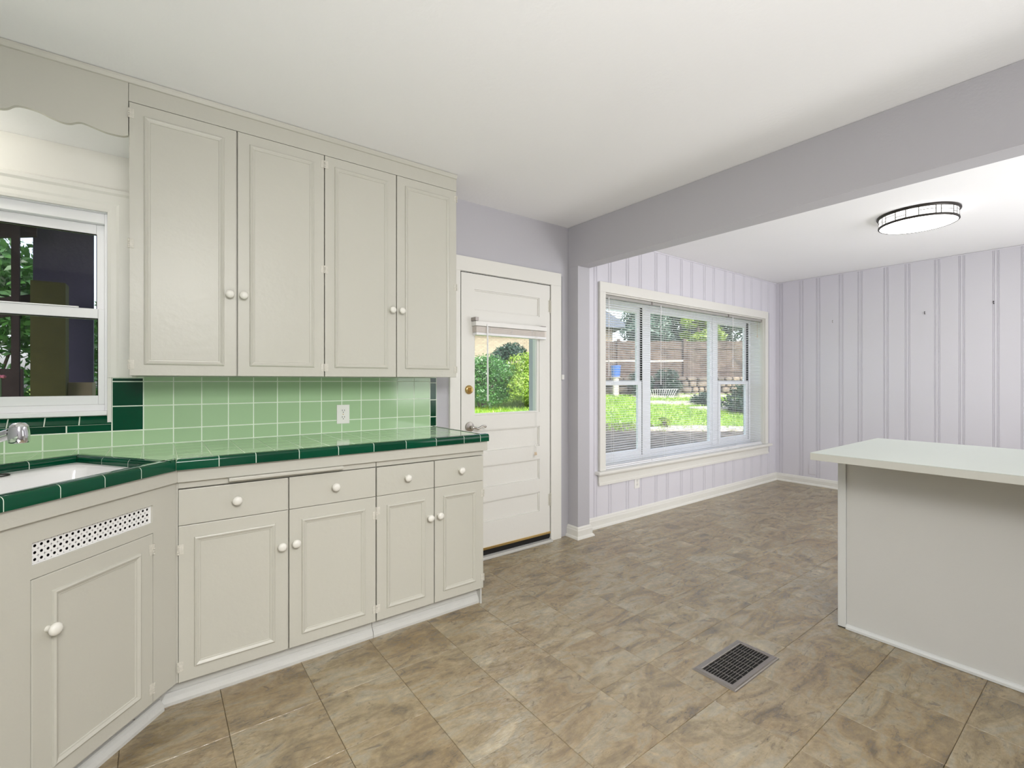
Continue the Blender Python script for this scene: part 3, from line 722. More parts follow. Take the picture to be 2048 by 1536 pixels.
# ---- upper cabinets
UF = 2.46; UB = YW-0.010; UZ0, UZ1 = 1.262, 2.375
def upper(x0, xm, x1, label, kz, gap=0.0026):
    r = empty('upper_cabinet', ((x0+x1)/2, 2.6, UZ0), label, 'cabinet', 'upper wall cabinets')
    cb = MB().box(x0+0.001, x1-0.001, UF+0.022, YW-0.001 if x0 > 5 else UB, UZ0+0.001, UZ1+0.02)
    cb.build('carcass', 'cabinet_paint', r)
    hz = (UZ0+0.045, (UZ0+UZ1)/2-0.02, UZ1-0.05)
    cab_door(IDN, r, x0+0.001, xm-gap, UZ0, UZ1-0.004, UF, 0.021, 0.047, (xm-0.030, kz), -1, hz)
    cab_door(IDN, r, xm+gap, x1-0.001, UZ0, UZ1-0.004, UF, 0.021, 0.047, (xm+0.024, kz), 1, hz)
    return r
u1 = upper(-0.088, 0.2935, 0.6745, 'wide white upper cabinet with two moulded doors next to the scalloped valance', 1.628)
u2 = upper(0.6765, 1.0575, 1.436, 'white upper cabinet with two moulded doors next to the back door', 1.626)
ff = empty('cabinet_frieze', (0.67, 2.47, UZ1), 'plain white frieze board between the upper cabinets and the ceiling', 'trim board')
MB().box(-0.088, 1.437, UF+0.004, UB, UZ1+0.021, ZC-0.002).build('frieze_board', 'cabinet_paint', ff)
MB().box(-0.088, 1.437, UF+0.003, UF+0.0218, UZ1-0.001, UZ1+0.0208).build('lower_rail', 'cabinet_paint', ff)
MB().prism([(0, ZC-0.024), (0.006, ZC-0.022), (0.012, ZC-0.010), (0.014, ZC-0.002), (0, ZC-0.002)], lambda a, z, t: (t, UF+0.0035-a, z), XL+0.01, 1.437).build('ceiling_bead', 'cabinet_paint', ff)
# ---- valance with scalloped lower edge and the boxed soffit behind it
vx = [(-0.0895, 2.2345), (-0.105, 2.2275), (-0.131, 2.2255), (-0.160, 2.2270), (-0.195, 2.2345), (-0.227, 2.2415), (-0.245, 2.2370), (-0.262, 2.2275), (-0.285, 2.2250), (-0.318, 2.2330), (-0.350, 2.2440), (-0.384, 2.2480), (-0.410, 2.2440), (-0.432, 2.2260)]
vx += [(-0.455, 2.2200), (-0.490, 2.2240), (-0.53, 2.2330), (-0.57, 2.2420), (-0.60, 2.2450), (-0.63, 2.2420), (-0.67, 2.2330), (-0.71, 2.2240), (-0.745, 2.2200), (-0.80, 2.2440), (-0.85, 2.2480), (-0.90, 2.2330), (-0.95, 2.2255), (-1.0, 2.2345), (XL+0.003, 2.2345)]
def cr(P, k=5):
    out = []
    for i in range(len(P)-1):
        p0, p1, p2, p3 = P[max(i-1, 0)], P[i], P[i+1], P[min(i+2, len(P)-1)]
        for q in range(k):
            t = q/k; out.append(tuple(0.5*(2*p1[c]+(p2[c]-p0[c])*t+(2*p0[c]-5*p1[c]+4*p2[c]-p3[c])*t*t+(3*p1[c]-p0[c]-3*p2[c]+p3[c])*t**3) for c in (0, 1)))
    out.append(P[-1]); return out
vxs = cr(vx)
vp = MB(); n = len(vxs)
vv = []; 
for y in (UF+0.004, UF+0.022):
    vv += [(x, y, z) for x, z in vxs]+[(x, y, ZC-0.008) for x, z in vxs]
fsv = [(i, i+1, n+i+1, n+i) for i in range(n-1)]+[(2*n+i, 3*n+i, 3*n+i+1, 2*n+i+1) for i in range(n-1)]
fsv += [(i, 2*n+i, 2*n+i+1, i+1) for i in range(n-1)]+[(n+i, n+i+1, 3*n+i+1, 3*n+i) for i in range(n-1)]+[(0, n, 3*n, 2*n), (n-1, 3*n-1, 4*n-1, 2*n-1)]
vp.add(vv, fsv).build('valance', 'cabinet_paint', label='white scalloped valance board above the sink window', cat='valance', smooth=True)
MB().box(XL+0.003, -0.0895, UF+0.0225, YW-0.001, 2.252, 2.27).build('trim_2', 'ceiling_paint', kind='structure')

MB().box(XL+0.003, -0.0895, YW-0.003, YW-0.0005, 2.098, 2.2515).build('upper_panel', 'trim_paint', wb)
# ---- base cabinets (main run)
BF = 2.19; BTH = 0.02
def base(x0, xm, x1, label, doorz, hz, dk, bread=False, last=False):
    r = empty('base_cabinet', ((x0+x1)/2, 2.45, 0), label, 'cabinet', 'base cabinets under the tiled counter')
    MB().box(x0+0.001, x1-0.001, BF+BTH+0.001, YW-0.002, 0.097, 0.855).build('carcass', 'cabinet_paint', r)
    MB().box(x0+0.001, x1-0.001, BF+0.002, BF+BTH, 0.8315, 0.8565, 0.001).build('top_rail', 'cabinet_paint', r)
    gp = 0.0026
    drawer(IDN, r, x0+0.002, xm-gp, 0.6905, 0.8265, BF, BTH, (x0+xm)/2, 0.762)
    drawer(IDN, r, xm+gp, x1-0.002, 0.6905, 0.8275, BF, BTH, (x1+xm)/2, 0.764)
    cab_door(IDN, r, x0+0.002, xm-gp, 0.095, 0.6885, BF, BTH, 0.049, (xm-dk[0], 0.542), -1, hz)
    cab_door(IDN, r, xm+gp, x1-0.002, 0.095, 0.6885, BF, BTH, 0.049, (xm+dk[1], 0.545), 1, hz)
    MB().box(x0-0.05 if not last else x0, x1-0.008 if last else x1-0.0005, 2.248, 2.262, 0.0, 0.0965).build('toe_board', 'toe_paint', r)
    sh = [(0, 0), (0.022, 0), (0.022, 0.012), (0.016, 0.028), (0.008, 0.036), (0.006, 0.042), (0, 0.044)]
    xa, xb = (x0-0.05 if not last else x0+0.0005), (x1+0.004 if last else x1-0.0005)
    MB().prism(sh, lambda a, z, t: (t, 2.2478-a, z), xa, xb).build('shoe_molding', 'toe_paint', r)
    if bread:
        MB().box(0.0615, x0+0.0005, BF+0.003, BF+BTH, 0.097, 0.8565).build('filler_strip', 'cabinet_paint', r)
        b = MB().box(0.230, 0.677, 2.160, 2.40, 0.8425, 0.8560, 0.003).build('cutting_board', 'cabinet_paint', r, label='pull-out board with painted edge')
    if last: MB().box(x1-0.008, x1+0.0005, BF+BTH+0.001, YW-0.003, 0.0, 0.0965).build('side_foot', 'toe_paint', r)
    return r
b1 = base(0.066, 0.4535, 0.838, 'white base cabinet with cutting board slot above its two wide drawers and doors', None, (0.60, 0.155), (0.029, 0.026), bread=True)
b2 = base(0.8395, 1.1475, 1.4515, 'white base cabinet with two narrow drawers and doors next to the back door', None, (0.62, 0.155), (0.031, 0.024), last=True)

# ---- corner sink cabinet
FO = Vector((0.062, 2.190))                     # fold between the two runs
T = dtf(FO, DD, -DN)                            # local x along the diagonal, -y towards the room
SL = 0.72
sc = empty('sink_base_cabinet', (FO.x-0.25, FO.y-0.2, 0), 'white corner sink cabinet with perforated grille above a single door', 'cabinet')
DX0, DX1, DZ0, DZ1 = 0.107, 0.504, 0.100, 0.698
GX0, GX1, GZ0, GZ1 = 0.106, 0.502, 0.736, 0.799
fr = MB(T)
for (a0, a1, c0, c1) in [(0.0, DX0-0.002, 0.098, 0.862), (DX1+0.002, SL, 0.098, 0.862), (DX0-0.002, DX1+0.002, DZ1+0.002, GZ0), (DX0-0.002, DX1+0.002, GZ1, 0.862), (DX0-0.002, GX0, GZ0, GZ1), (GX1, DX1+0.002, GZ0, GZ1)]:
    fr.box(a0, a1, 0.001, 0.022, c0, c1)
fr.build('face_frame', 'cabinet_paint', sc)
MB(T).box(0.03, SL-0.03, 0.06, 0.075, 0.098, 0.862).build('dark_backing', 'dark_gap', sc)  # dark sheet behind the grille, standing in for the unlit cabinet interior
cab_door(T, sc, DX0, DX1, DZ0-0.004, DZ1, 0.0, 0.02, 0.052, (0.463, 0.546), -1, (0.643, 0.149))
MB(T).box(-0.04, SL, 0.060, 0.074, 0.0, 0.0965).build('toe_board', 'toe_paint', sc)
MB(T).prism([(0, 0), (0.022, 0), (0.022, 0.012), (0.016, 0.028), (0.008, 0.036), (0.006, 0.042), (0, 0.044)], lambda a, z, t: (t, 0.0598-a, z), 0.012, SL).build('shoe_molding', 'chipped_paint', sc, label='chipped white shoe moulding')
# perforated grille: real round holes
gm = MB(T); nx_, nz_ = 22, 3
cw = (GX1-GX0-0.012)/nx_; chh = (GZ1-GZ0-0.006)/nz_
for i in range(nx_):
    for j in range(nz_):
        x0 = GX0+0.006+i*cw; z0 = GZ0+0.003+j*chh; cx = x0+cw/2; cz = z0+chh/2; R = 0.0041
        ring = [(cx+R*math.cos(2*PI*q/16), 0.010, cz+R*math.sin(2*PI*q/16)) for q in range(16)]
        ob = []
        for q in range(16):
            a = 2*PI*q/16; c_, s_ = math.cos(a), math.sin(a); k_ = 1/max(abs(c_), abs(s_))
            if q % 4 == 2: k_ *= 0.93
            ob.append((cx+cw/2*c_*k_, 0.010, cz+chh/2*s_*k_))
        gm.add(ring+ob, [(q, (q+1) % 16, 16+(q+1) % 16, 16+q) for q in range(16)])
gm.box(GX0, GX0+0.006, 0.009, 0.011, GZ0, GZ1).box(GX1-0.006, GX1, 0.009, 0.011, GZ0, GZ1).box(GX0+0.006, GX1-0.006, 0.009, 0.011, GZ0, GZ0+0.003).box(GX0+0.006, GX1-0.006, 0.009, 0.011, GZ1-0.003, GZ1)
gr = gm.build('grille', 'porcelain', sc, label='white perforated metal grille')
# ---- left run beyond the sink (mostly outside the picture)
lr = empty('side_base_cabinet', (XL+0.3, 1.2, 0), 'white base cabinet to the left of the corner sink cabinet', 'cabinet')
fend = FO+DD*SL
MB().box(XL+0.002, fend.x-0.03, 1.0, fend.y-0.005, 0.10, 0.862).build('carcass', 'cabinet_paint', lr)

# ================================================================== SINK AND FAUCET
cS = sum(SINK, Vector((0, 0)))/4
sk = empty('sink', (cS.x, cS.y, 0.74), 'white enamelled corner sink set into the dark green rim tiles', 'sink')
def inset(P, e):
    n = len(P); out = []
    for i in range(n):
        p0, p1, p2 = P[i-1], P[i], P[(i+1) % n]
        n1 = Vector((-(p1-p0).y, (p1-p0).x)).normalized(); n2 = Vector((-(p2-p1).y, (p2-p1).x)).normalized()
        out.append(p1+(n1+n2)*(e/(1+n1.dot(n2))))
    return out
def rounded(P, r, k=5):
    out = []; n = len(P)
    for i in range(n):
        p0, p1, p2 = P[i-1], P[i], P[(i+1) % n]
        a = p1+(p0-p1).normalized()*r; b = p1+(p2-p1).normalized()*r
        for q in range(k+1):
            t = q/k; out.append(a*(1-t)**2+p1*2*t*(1-t)+b*t*t)
    return out
# basin: ledge wider at the back
back_i = min(range(4), key=lambda i: (SINK[i]-SB).length)
loops = []
o0 = rounded(inset(SINK, -0.004), 0.012); loops.append((o0, 0.9195)); 
i1 = rounded(inset(SINK, 0.020), 0.03); loops.append((i1, 0.9195))
# ledge pulled away from back edge
P2 = inset(SINK, 0.030); mv = V2(0.62, -0.78)*0.045
P2 = [p+mv if (p-SB).length < 0.12 or (p-SLb).length < 0.12 else p for p in P2]
i2 = rounded(P2, 0.05); loops.append((i2, 0.917)); i3 = rounded(inset(P2, 0.012), 0.05); loops.append((i3, 0.905))
i4 = rounded(inset(P2, 0.030), 0.06); loops.append((i4, 0.775)); i5 = rounded(inset(P2, 0.070), 0.06); loops.append((i5, 0.755))
sm_ = MB(); nn = len(o0); vs = []
for P, z in loops: vs += [(p.x, p.y, z) for p in P]
fs = [(l*nn+q, l*nn+(q+1) % nn, (l+1)*nn+(q+1) % nn, (l+1)*nn+q) for l in range(len(loops)-1) for q in range(nn)]+[tuple((len(loops)-1)*nn+q for q in range(nn))]
sm_.add(vs, fs).build('basin', 'porcelain', sk, smooth=True)
c5 = sum(i5, Vector((0, 0)))/len(i5)
MB().lathe([(0.045, 0), (0.045, 0.003), (0.036, 0.004), (0.030, 0.001)], (c5.x, c5.y, 0.7545), (0, 0, 1), 20).build('drain', 'chrome', sk, smooth=True)
fb = V2(-0.560, 2.190)
fc = empty('faucet', (fb.x, fb.y, 0.9195), 'chrome kitchen faucet with a bulbous spout head over the sink', 'faucet')
MB().lathe([(0.036, 0), (0.036, 0.006), (0.026, 0.012), (0.024, 0.06), (0.027, 0.065), (0.027, 0.09), (0.015, 0.105)], (fb.x, fb.y, 0.9195), (0, 0, 1), 20).build('body', 'chrome', fc, smooth=True)
hd = Vector((-0.322, 1.985, 1.088))
MB().tube([(fb.x, fb.y, 0.985), (-0.50, 2.135, 1.005), (-0.44, 2.082, 1.036), (-0.375, 2.026, 1.072), (-0.340, 2.00, 1.086)], [0.018, 0.0165, 0.0155, 0.0155, 0.0155], 14).build('spout', 'chrome', fc, smooth=True)
hm = MB().lathe([(0.005, 0.030), (0.013, 0.028), (0.0185, 0.022), (0.0205, 0.0185)], hd, (0, 0, 1), 22).build('head_cap', 'chrome', fc, smooth=True)
MB().lathe([(0.0207, 0.0175), (0.0230, 0.006), (0.0243, -0.008), (0.0238, -0.024), (0.0225, -0.029), (0.016, -0.031)], hd, (0, 0, 1), 22).build('spray_head', 'chrome', fc, smooth=True)
rg = MB(); ring = []
rc = Vector((-0.428, 2.312, 0.9215))
for q in range(25):
    a = 2*PI*q/24; ring.append((rc.x+0.030*math.cos(a), rc.y+0.030*math.sin(a), rc.z))
rg.tube(ring, 0.0022, 6).build('wire_ring', 'bronze', label='thin dark wire ring lying on the white sink ledge', cat='ring', smooth=True)

# ================================================================== OUTLETS AND SMALL WALL FITTINGS
def outlet(name, label, cx, cz, y, w0, h0, axis='y'):
    tf = IDN if axis == 'y' else (lambda p: Vector((XR-0.012+(p.y-y), cx-(p.x-cx), p.z)))
    r = empty(name, tuple(tf(Vector((cx, y, cz-h0/2)))), label, 'outlet', 'power outlets')
    MB(tf).box(cx-w0/2, cx+w0/2, y-0.005, y, cz-h0/2, cz+h0/2, 0.002).build('plate', 'plastic_white', r)
    for s in (-1, 1):
        zc = cz+s*h0*0.175
        pl = MB(tf); P = []
        for q in range(20):
            a = 2*PI*q/20; P.append((cx+0.0165*math.cos(a), zc+max(-0.0125, min(0.0125, 0.0165*math.sin(a)))))
        pl.prism(P, lambda a, z, t: (a, t, z), y-0.0049, y-0.0072)
        f = pl.build('socket', 'plastic_white', r)
        MB(tf).box(cx-0.0075, cx-0.0050, y-0.0073, y-0.006, zc-0.001, zc+0.008).box(cx+0.0050, cx+0.0075, y-0.0073, y-0.006, zc-0.001, zc+0.008).box(cx-0.0022, cx+0.0022, y-0.0073, y-0.006, zc-0.0095, zc-0.005).build('slots', 'dark_gap', f)
    MB(tf).lathe([(0.003, 0), (0.0025, 0.0012)], (cx, y-0.005, cz), (0, -1, 0), 10).build('screw', 'brass', r)
    return r
outlet('power_outlet', 'white double outlet on the light green backsplash tiles', 0.8605, 1.049, YW-0.0085, 0.072, 0.108)
outlet('power_outlet', 'white double outlet low on the panelled wall under the dining window', 3.505, 0.315, YW-0.0065, 0.070, 0.104)
bp_ = empty('wall_plate', (XR-0.013, 2.345, 0.128), 'blank painted cover plate low on the panelled right wall', 'wall plate')
MB().box(XR-0.019, XR-0.012, 2.308, 2.383, 0.128, 0.248, 0.003).build('plate', 'panel_paint', bp_)
MB().lathe([(0.003, 0), (0.0022, 0.0015)], (XR-0.0192, 2.345, 0.215), (-1, 0, 0), 8).lathe([(0.003, 0), (0.0022, 0.0015)], (XR-0.0192, 2.345, 0.16), (-1, 0, 0), 8).build('screw', 'panel_paint', bp_)
for (y, z, lab) in ((2.138, 1.927, 'tiny picture hook on the panelled wall nearest the window'), (1.319, 1.931, 'tiny picture hook in the middle of the panelled wall'), (0.824, 1.972, 'small bent picture hook on the panelled wall farthest from the window')):
    hk = MB().tube([(XR-0.011, y, z+0.012), (XR-0.018, y, z+0.010), (XR-0.019, y, z-0.008), (XR-0.024, y-0.004, z-0.014), (XR-0.029, y-0.006, z-0.006)], 0.0022, 6)
    hk.lathe([(0.005, 0), (0.004, 0.002)], (XR-0.0115, y, z+0.012), (-1, 0, 0), 8)
    hk.build('picture_hook', 'bronze' if y < 2 else 'nickel', label=lab, cat='hook', group='picture hooks on the panelled wall', smooth=True)
cc = empty('cord_cleat', (2.580, 2.76, 1.25), 'small white block on a thin vertical rod beside the door casing', 'cleat')
MB().box(2.568, 2.592, 2.752, YW-0.0003, 1.252, 1.290, 0.002).build('block', 'plastic_white', cc)
MB().tube([(2.580, 2.763, 1.24), (2.580, 2.763, 2.07)], 0.003, 6).build('rod', 'wall_paint', cc)

# ================================================================== BLINDS
def slat_mesh(nm, L_, wd, m, tilt, crown=0.0022, th=0.0005):
    P = []; k = 4
    for q in range(k+1):
        a = -1+2*q/k; P.append((a*wd/2, crown*(1-a*a)))
    vs = []; fs = []
    ct_, st_ = math.cos(tilt), math.sin(tilt)
    for x in (-L_/2, L_/2):
        for off in (0, -th):
            for a, b in P: b2 = b+off; vs.append((x, a*ct_-b2*st_, a*st_+b2*ct_))
    n = k+1
    for q in range(k):
        fs.append((q, q+1, 2*n+q+1, 2*n+q)); fs.append((n+q, 3*n+q, 3*n+q+1, n+q+1))
    fs += [(0, 2*n, 3*n, n), (n-1, 2*n-1, 4*n-1, 3*n-1), tuple(range(n))+tuple(range(2*n-1, n-1, -1)), tuple(range(2*n, 3*n))[::-1]+tuple(range(3*n, 4*n))]
    me = bpy.data.meshes.new(nm); me.from_pydata(vs, [], fs); me.materials.append(MATS[m]); return me
def mini_blind(x0, x1, label, wx, wz, ladders):
    yb = 2.803; zt, zb = 1.962, 0.4905
    r = empty('mini_blind', ((x0+x1)/2, yb, zb), label, 'blind', 'mini blinds in the dining window')
    MB().box(x0, x1, yb-0.013, yb+0.013, zt, zt+0.026, 0.0015).build('headrail', 'headrail_grey', r)
    MB().box(x0-0.001, x0+0.010, yb-0.015, yb+0.015, zt-0.002, zt+0.028, 0.001).build('bracket', 'steel', r)
    MB().box(x1-0.010, x1+0.001, yb-0.015, yb+0.015, zt-0.002, zt+0.028, 0.001).build('bracket', 'steel', r)
    MB().box(x0+0.003, x1-0.003, yb-0.012, yb+0.012, zb-0.003, zb+0.009, 0.003).build('bottom_rail', 'blind_white', r)
    me = slat_mesh('slat', x1-x0-0.006, 0.025, 'blind_white', math.radians(-4))
    z = zb+0.014
    while z < zt-0.006:
        o = bpy.data.objects.new('slat', me); link(o, r, Vector(((x0+x1)/2, yb, z))); z += 0.0212
    for lx in ladders:
        MB().box(lx-0.0007, lx+0.0007, yb-0.0137, yb-0.0129, zb, zt).box(lx-0.0007, lx+0.0007, yb+0.0129, yb+0.0137, zb, zt).build('ladder_cord', 'cord', r)
    MB().tube([(wx, yb-0.020, zt+0.006), (wx, yb-0.021, zt-0.02), (wx, yb-0.021, wz)], 0.0042, 8).build('wand', 'blind_white', r, smooth=True)
    return r
mini_blind(3.082, 3.762, 'narrow white mini blind in the dining window nearest the door', 3.150, 1.283, (3.22, 3.62))
mini_blind(3.766, 5.152, 'wide white mini blind in the middle of the dining window', 3.893, 1.201, (3.98, 4.45, 4.95))
mb3 = mini_blind(5.156, 5.923, 'narrow white mini blind in the dining window nearest the far corner', 5.234, 1.393, (5.30, 5.77))
MB().tube([(5.80, 2.782, 1.96), (5.80, 2.781, 1.80)], 0.0012, 5).lathe([(0.003, 0), (0.005, -0.02), (0.0055, -0.035)], (5.80, 2.781, 1.80), (0, 0, 1), 8).build('lift_cord', 'wood_edge', mb3)
# blind on the door, raised to the top of the glass
DB = lambda p: Vector((p.x-0.0235, p.y-0.033, p.z-0.003))
dbn = empty('door_blind', (2.0465, 2.717, 1.547), 'beige slatted blind pulled up to the top of the door glass', 'blind')
bx0, bx1 = 1.748, 2.385
MB(DB).box(bx0, bx1, 2.728, 2.784, 1.618, 1.650, 0.003).build('headrail', 'plastic_white', dbn)
MB(DB).box(bx0-0.004, bx0+0.022, 2.726, 2.7845, 1.652, 1.676, 0.001).build('bracket', 'steel', dbn)
MB(DB).box(bx1-0.045, bx1-0.005, 2.735, 2.7845, 1.652, 1.656).build('bracket', 'steel', dbn)
me = slat_mesh('slat', bx1-bx0-0.012, 0.050, 'blind_beige', 0.0, 0.002, 0.0028)
for k in range(11):
    o = bpy.data.objects.new('slat', me); link(o, dbn, DB(Vector(((bx0+bx1)/2+random.uniform(-.001, .001), 2.756+random.uniform(-.0015, .0015), 1.577+k*0.0037))))
MB(DB).box(bx0+0.006, bx1-0.006, 2.731, 2.781, 1.556, 1.574, 0.004).build('bottom_rail', 'blind_white', dbn)
for x in (1.86, 2.05, 2.24):
    MB(DB).tube([(x-0.012, 2.729, 1.612), (x+0.010, 2.727, 1.60), (x-0.008, 2.728, 1.588), (x+0.012, 2.727, 1.576), (x, 2.730, 1.562)], 0.0016, 5).build('ladder_tape', 'blind_white', dbn)
MB(DB).tube([(1.838, 2.724, 1.635), (1.838, 2.722, 1.60), (1.840, 2.722, 1.108)], [0.003, 0.0055, 0.0055], 8).build('wand', 'blind_white', dbn, smooth=True)
MB(DB).tube([(2.262, 2.7225, 1.62), (2.268, 2.724, 0.80), (2.271, 2.726, 0.775)], 0.0012, 5).tube([(2.280, 2.7225, 1.62), (2.276, 2.724, 0.80), (2.273, 2.726, 0.775)], 0.0012, 5).build('pull_cord', 'cord', dbn)
kn = MB(DB); ring = [(2.272+0.010*math.cos(2*PI*q/16), 2.728, 0.766+0.009*math.sin(2*PI*q/16)) for q in range(17)]
kn.tube(ring, 0.0022, 5).tube([(2.268, 2.728, 0.757), (2.267, 2.728, 0.715)], 0.0012, 5).tube([(2.276, 2.728, 0.757), (2.277, 2.728, 0.715)], 0.0012, 5).build('cord_knot', 'cord', dbn)
for x in (2.266, 2.278): MB(DB).lathe([(0.0025, 0.018), (0.004, 0.012), (0.006, 0.0), (0.0055, -0.006)], (x, 2.728, 0.700), (0, 0, 1), 8).build('tassel', 'wood_edge', dbn, smooth=True)

# ================================================================== ISLAND
isl = empty('kitchen_island', (3.05, -0.1, 0), 'grey painted island with a pale green laminate top and overhang', 'island')
IY1 = 0.922; IY0 = -1.25
MB().box(2.768, 3.36, IY0, IY1-0.036, 0.004, 0.866).build('body', 'island_paint', isl)
MB().box(2.758, 3.37, IY1-0.035, IY1, 0.004, 0.866, 0.003).build('corner_post', 'island_trim', isl)
MB().prism([(0, 0.001), (0.016, 0.001), (0.016, 0.012), (0.010, 0.020), (0, 0.022)], lambda a, z, t: (2.7678-a, t, z), IY0, IY1-0.036).build('shoe_strip', 'island_trim', isl)
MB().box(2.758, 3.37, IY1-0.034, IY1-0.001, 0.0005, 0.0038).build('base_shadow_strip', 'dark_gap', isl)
tp = MB().box(2.477, 3.43, IY0, 0.942, 0.8665, 0.8985, 0.002).build('top_edge', 'laminate_edge', isl)
MB().box(2.477, 3.43, IY0, 0.942, 0.8986, 0.9006, 0.0006).build('laminate_top', 'laminate', isl, label='pale green laminate surface')

# ================================================================== FLOOR REGISTER
vx0, vx1, vy0, vy1 = 1.842, 2.222, 0.968, 1.160
fvr = empty('floor_register', ((vx0+vx1)/2, (vy0+vy1)/2, 0), 'steel floor vent register with a rectangular bar grille', 'floor vent')
fwd = 0.030; zt = 0.011
vs = []
for e, z in ((0, 0.0004), (0.002, 0.0035), (0.006, 0.005), (0.010, zt*0.7), (fwd-0.004, zt*0.75), (fwd, zt*0.55), (fwd, 0.0006)):
    vs += [(vx0+e, vy0+e, z), (vx1-e, vy0+e, z), (vx1-e, vy1-e, z), (vx0+e, vy1-e, z)]
fs = [(l*4+q, l*4+(q+1) % 4, (l+1)*4+(q+1) % 4, (l+1)*4+q) for l in range(6) for q in range(4)]
MB().add(vs, fs).build('frame', 'steel', fvr)
MB().box(vx0+0.02, vx1-0.02, vy0+0.02, vy1-0.02, 0.0002, 0.0008).build('duct_opening', 'dark_gap', fvr)
ix0, ix1, iy0, iy1 = vx0+fwd, vx1-fwd, vy0+fwd, vy1-fwd
for k in range(1, 11):
    y = iy0+(iy1-iy0)*k/11; MB().box(ix0, ix1, y-0.0010, y+0.0010, 0.0028, 0.0060).build('bar', 'steel', fvr)
for k in range(1, 7):
    x = ix0+(ix1-ix0)*k/7; MB().box(x-0.0014, x+0.0014, iy0, iy1, 0.0014, 0.0040).build('cross_bar', 'steel', fvr)

# ================================================================== CEILING LIGHT
LXc, LYc = 4.47, 0.985
cl = empty('ceiling_light', (LXc, LYc, ZC), 'round flush ceiling light with black rims and leaded glass band', 'ceiling light')
def ring_prof(prof, name, m):
    seg = 64; vs = []; n = len(prof)
    for k in range(seg):
        a = 2*PI*k/seg
        vs += [(LXc+r*math.cos(a), LYc+r*math.sin(a), z) for r, z in prof]
    fs = [(k*n+j, ((k+1) % seg)*n+j, ((k+1) % seg)*n+(j+1) % n, k*n+(j+1) % n) for k in range(seg) for j in range(n)]
    return MB().add(vs, fs).build(name, m, cl, smooth=True)
ring_prof([(0.225, ZC-0.0005), (0.238, ZC-0.0005), (0.239, ZC-0.010), (0.232, ZC-0.018), (0.225, ZC-0.018)], 'upper_rim', 'bronze')
ring_prof([(0.223, ZC-0.070), (0.230, ZC-0.070), (0.231, ZC-0.080), (0.226, ZC-0.085), (0.221, ZC-0.085), (0.219, ZC-0.080)], 'lower_rim', 'bronze')
ring_prof([(0.222, ZC-0.018), (0.2245, ZC-0.018), (0.2245, ZC-0.070), (0.222, ZC-0.070)], 'glass_band', 'lamp_glass')
MB().lathe([(0.2205, 0.0), (0.2205, 0.004), (0.19, 0.009), (0.10, 0.0125), (0.02, 0.0135)], (LXc, LYc, ZC-0.078), (0, 0, -1), 64).build('diffuser', 'diffuser', cl, smooth=True)
zA, zB = ZC-0.070, ZC-0.018
pat = [(0, 16, 0.35), (16, 34, None), (34, 58, 0.62), (58, 66, None), (66, 90, 0.55), (90, 100, 0.3), (100, 120, 0.75)]
def arc_bar(a0, a1, z):
    mb = MB(); P = [(0.2243, z-0.0016), (0.2268, z-0.0016), (0.2268, z+0.0016), (0.2243, z+0.0016)]; st = 6; vs = []
    for q in range(st+1):
        a = math.radians(a0+(a1-a0)*q/st); vs += [(LXc+r*math.cos(a), LYc+r*math.sin(a), zz) for r, zz in P]
    fs = [(q*4+j, (q+1)*4+j, (q+1)*4+(j+1) % 4, q*4+(j+1) % 4) for q in range(st) for j in range(4)]+[(0, 1, 2, 3), (st*4, st*4+1, st*4+2, st*4+3)]
    return mb.add(vs, fs)
for rep in range(3):
    for a0, a1, hf in pat:
        a0 += rep*120+160; a1 += rep*120+160; a = math.radians(a0)
        u = Vector((math.cos(a), math.sin(a), 0)); t = Vector((-math.sin(a), math.cos(a), 0)); c0 = Vector((LXc, LYc, 0))
        P = [c0+u*r+t*s for r, s in ((0.2243, -0.0022), (0.2268, -0.0022), (0.2268, 0.0022), (0.2243, 0.0022))]
        MB().add([(p.x, p.y, zA) for p in P]+[(p.x, p.y, zB) for p in P], [(0, 1, 2, 3), (4, 5, 6, 7), (0, 1, 5, 4), (1, 2, 6, 5), (2, 3, 7, 6), (3, 0, 4, 7)]).build('lead_bar', 'bronze', cl)
        if hf: arc_bar(a0, a1, zA+(zB-zA)*hf).build('lead_bar', 'bronze', cl)

# ================================================================== OUTDOORS
E1 = Vector((0.601, 0.799, 0)); E2 = Vector((0.799, -0.601, 0))
def yd(d, l, z=0.0): p = E1*d+E2*l; return Vector((p.x, p.y, z))
def gz(d): return -0.3 if d < 4 else (-0.7+0.1*d if d < 15.2 else 0.82)
# ground
gv = []; gf = []; gm_ = []
ds = [0.5, 4]+[4+0.7*k for k in range(1, 17)]+[15.25, 18, 24, 40]; ls = [-26, -12]+[-8+1.0*k for k in range(0, 25)]+[22, 34]
for d in ds:
    for l in ls: gv.append(yd(d, l, gz(min(d, 15.2))))
nl = len(ls)
gf = [(i*nl+j, i*nl+j+1, (i+1)*nl+j+1, (i+1)*nl+j) for i in range(len(ds)-1) for j in range(nl-1)]
me = bpy.data.meshes.new('ground'); me.from_pydata([tuple(p) for p in gv], [], gf)
me.materials.append(MATS['lawn']); me.materials.append(MATS['mulch'])
for p in me.polygons:
    c = p.center; d = c.dot(E1); l = c.dot(E2); p.material_index = 1 if (d < 10.2-0.10*l and l > 0.6) else 0
    p.use_smooth = True
go = bpy.data.objects.new('ground', me); link(go, None, Vector((0, 0, 0)))
# faces belonging to the room footprint are under the floor; keep the lawn outside only
bm = bmesh.new(); bm.from_mesh(me)
dl = [f for f in bm.faces if f.calc_center_median().y < 2.6]
bmesh.ops.delete(bm, geom=dl, context='FACES'); bm.to_mesh(me); bm.free()
tag(go, kind='structure')
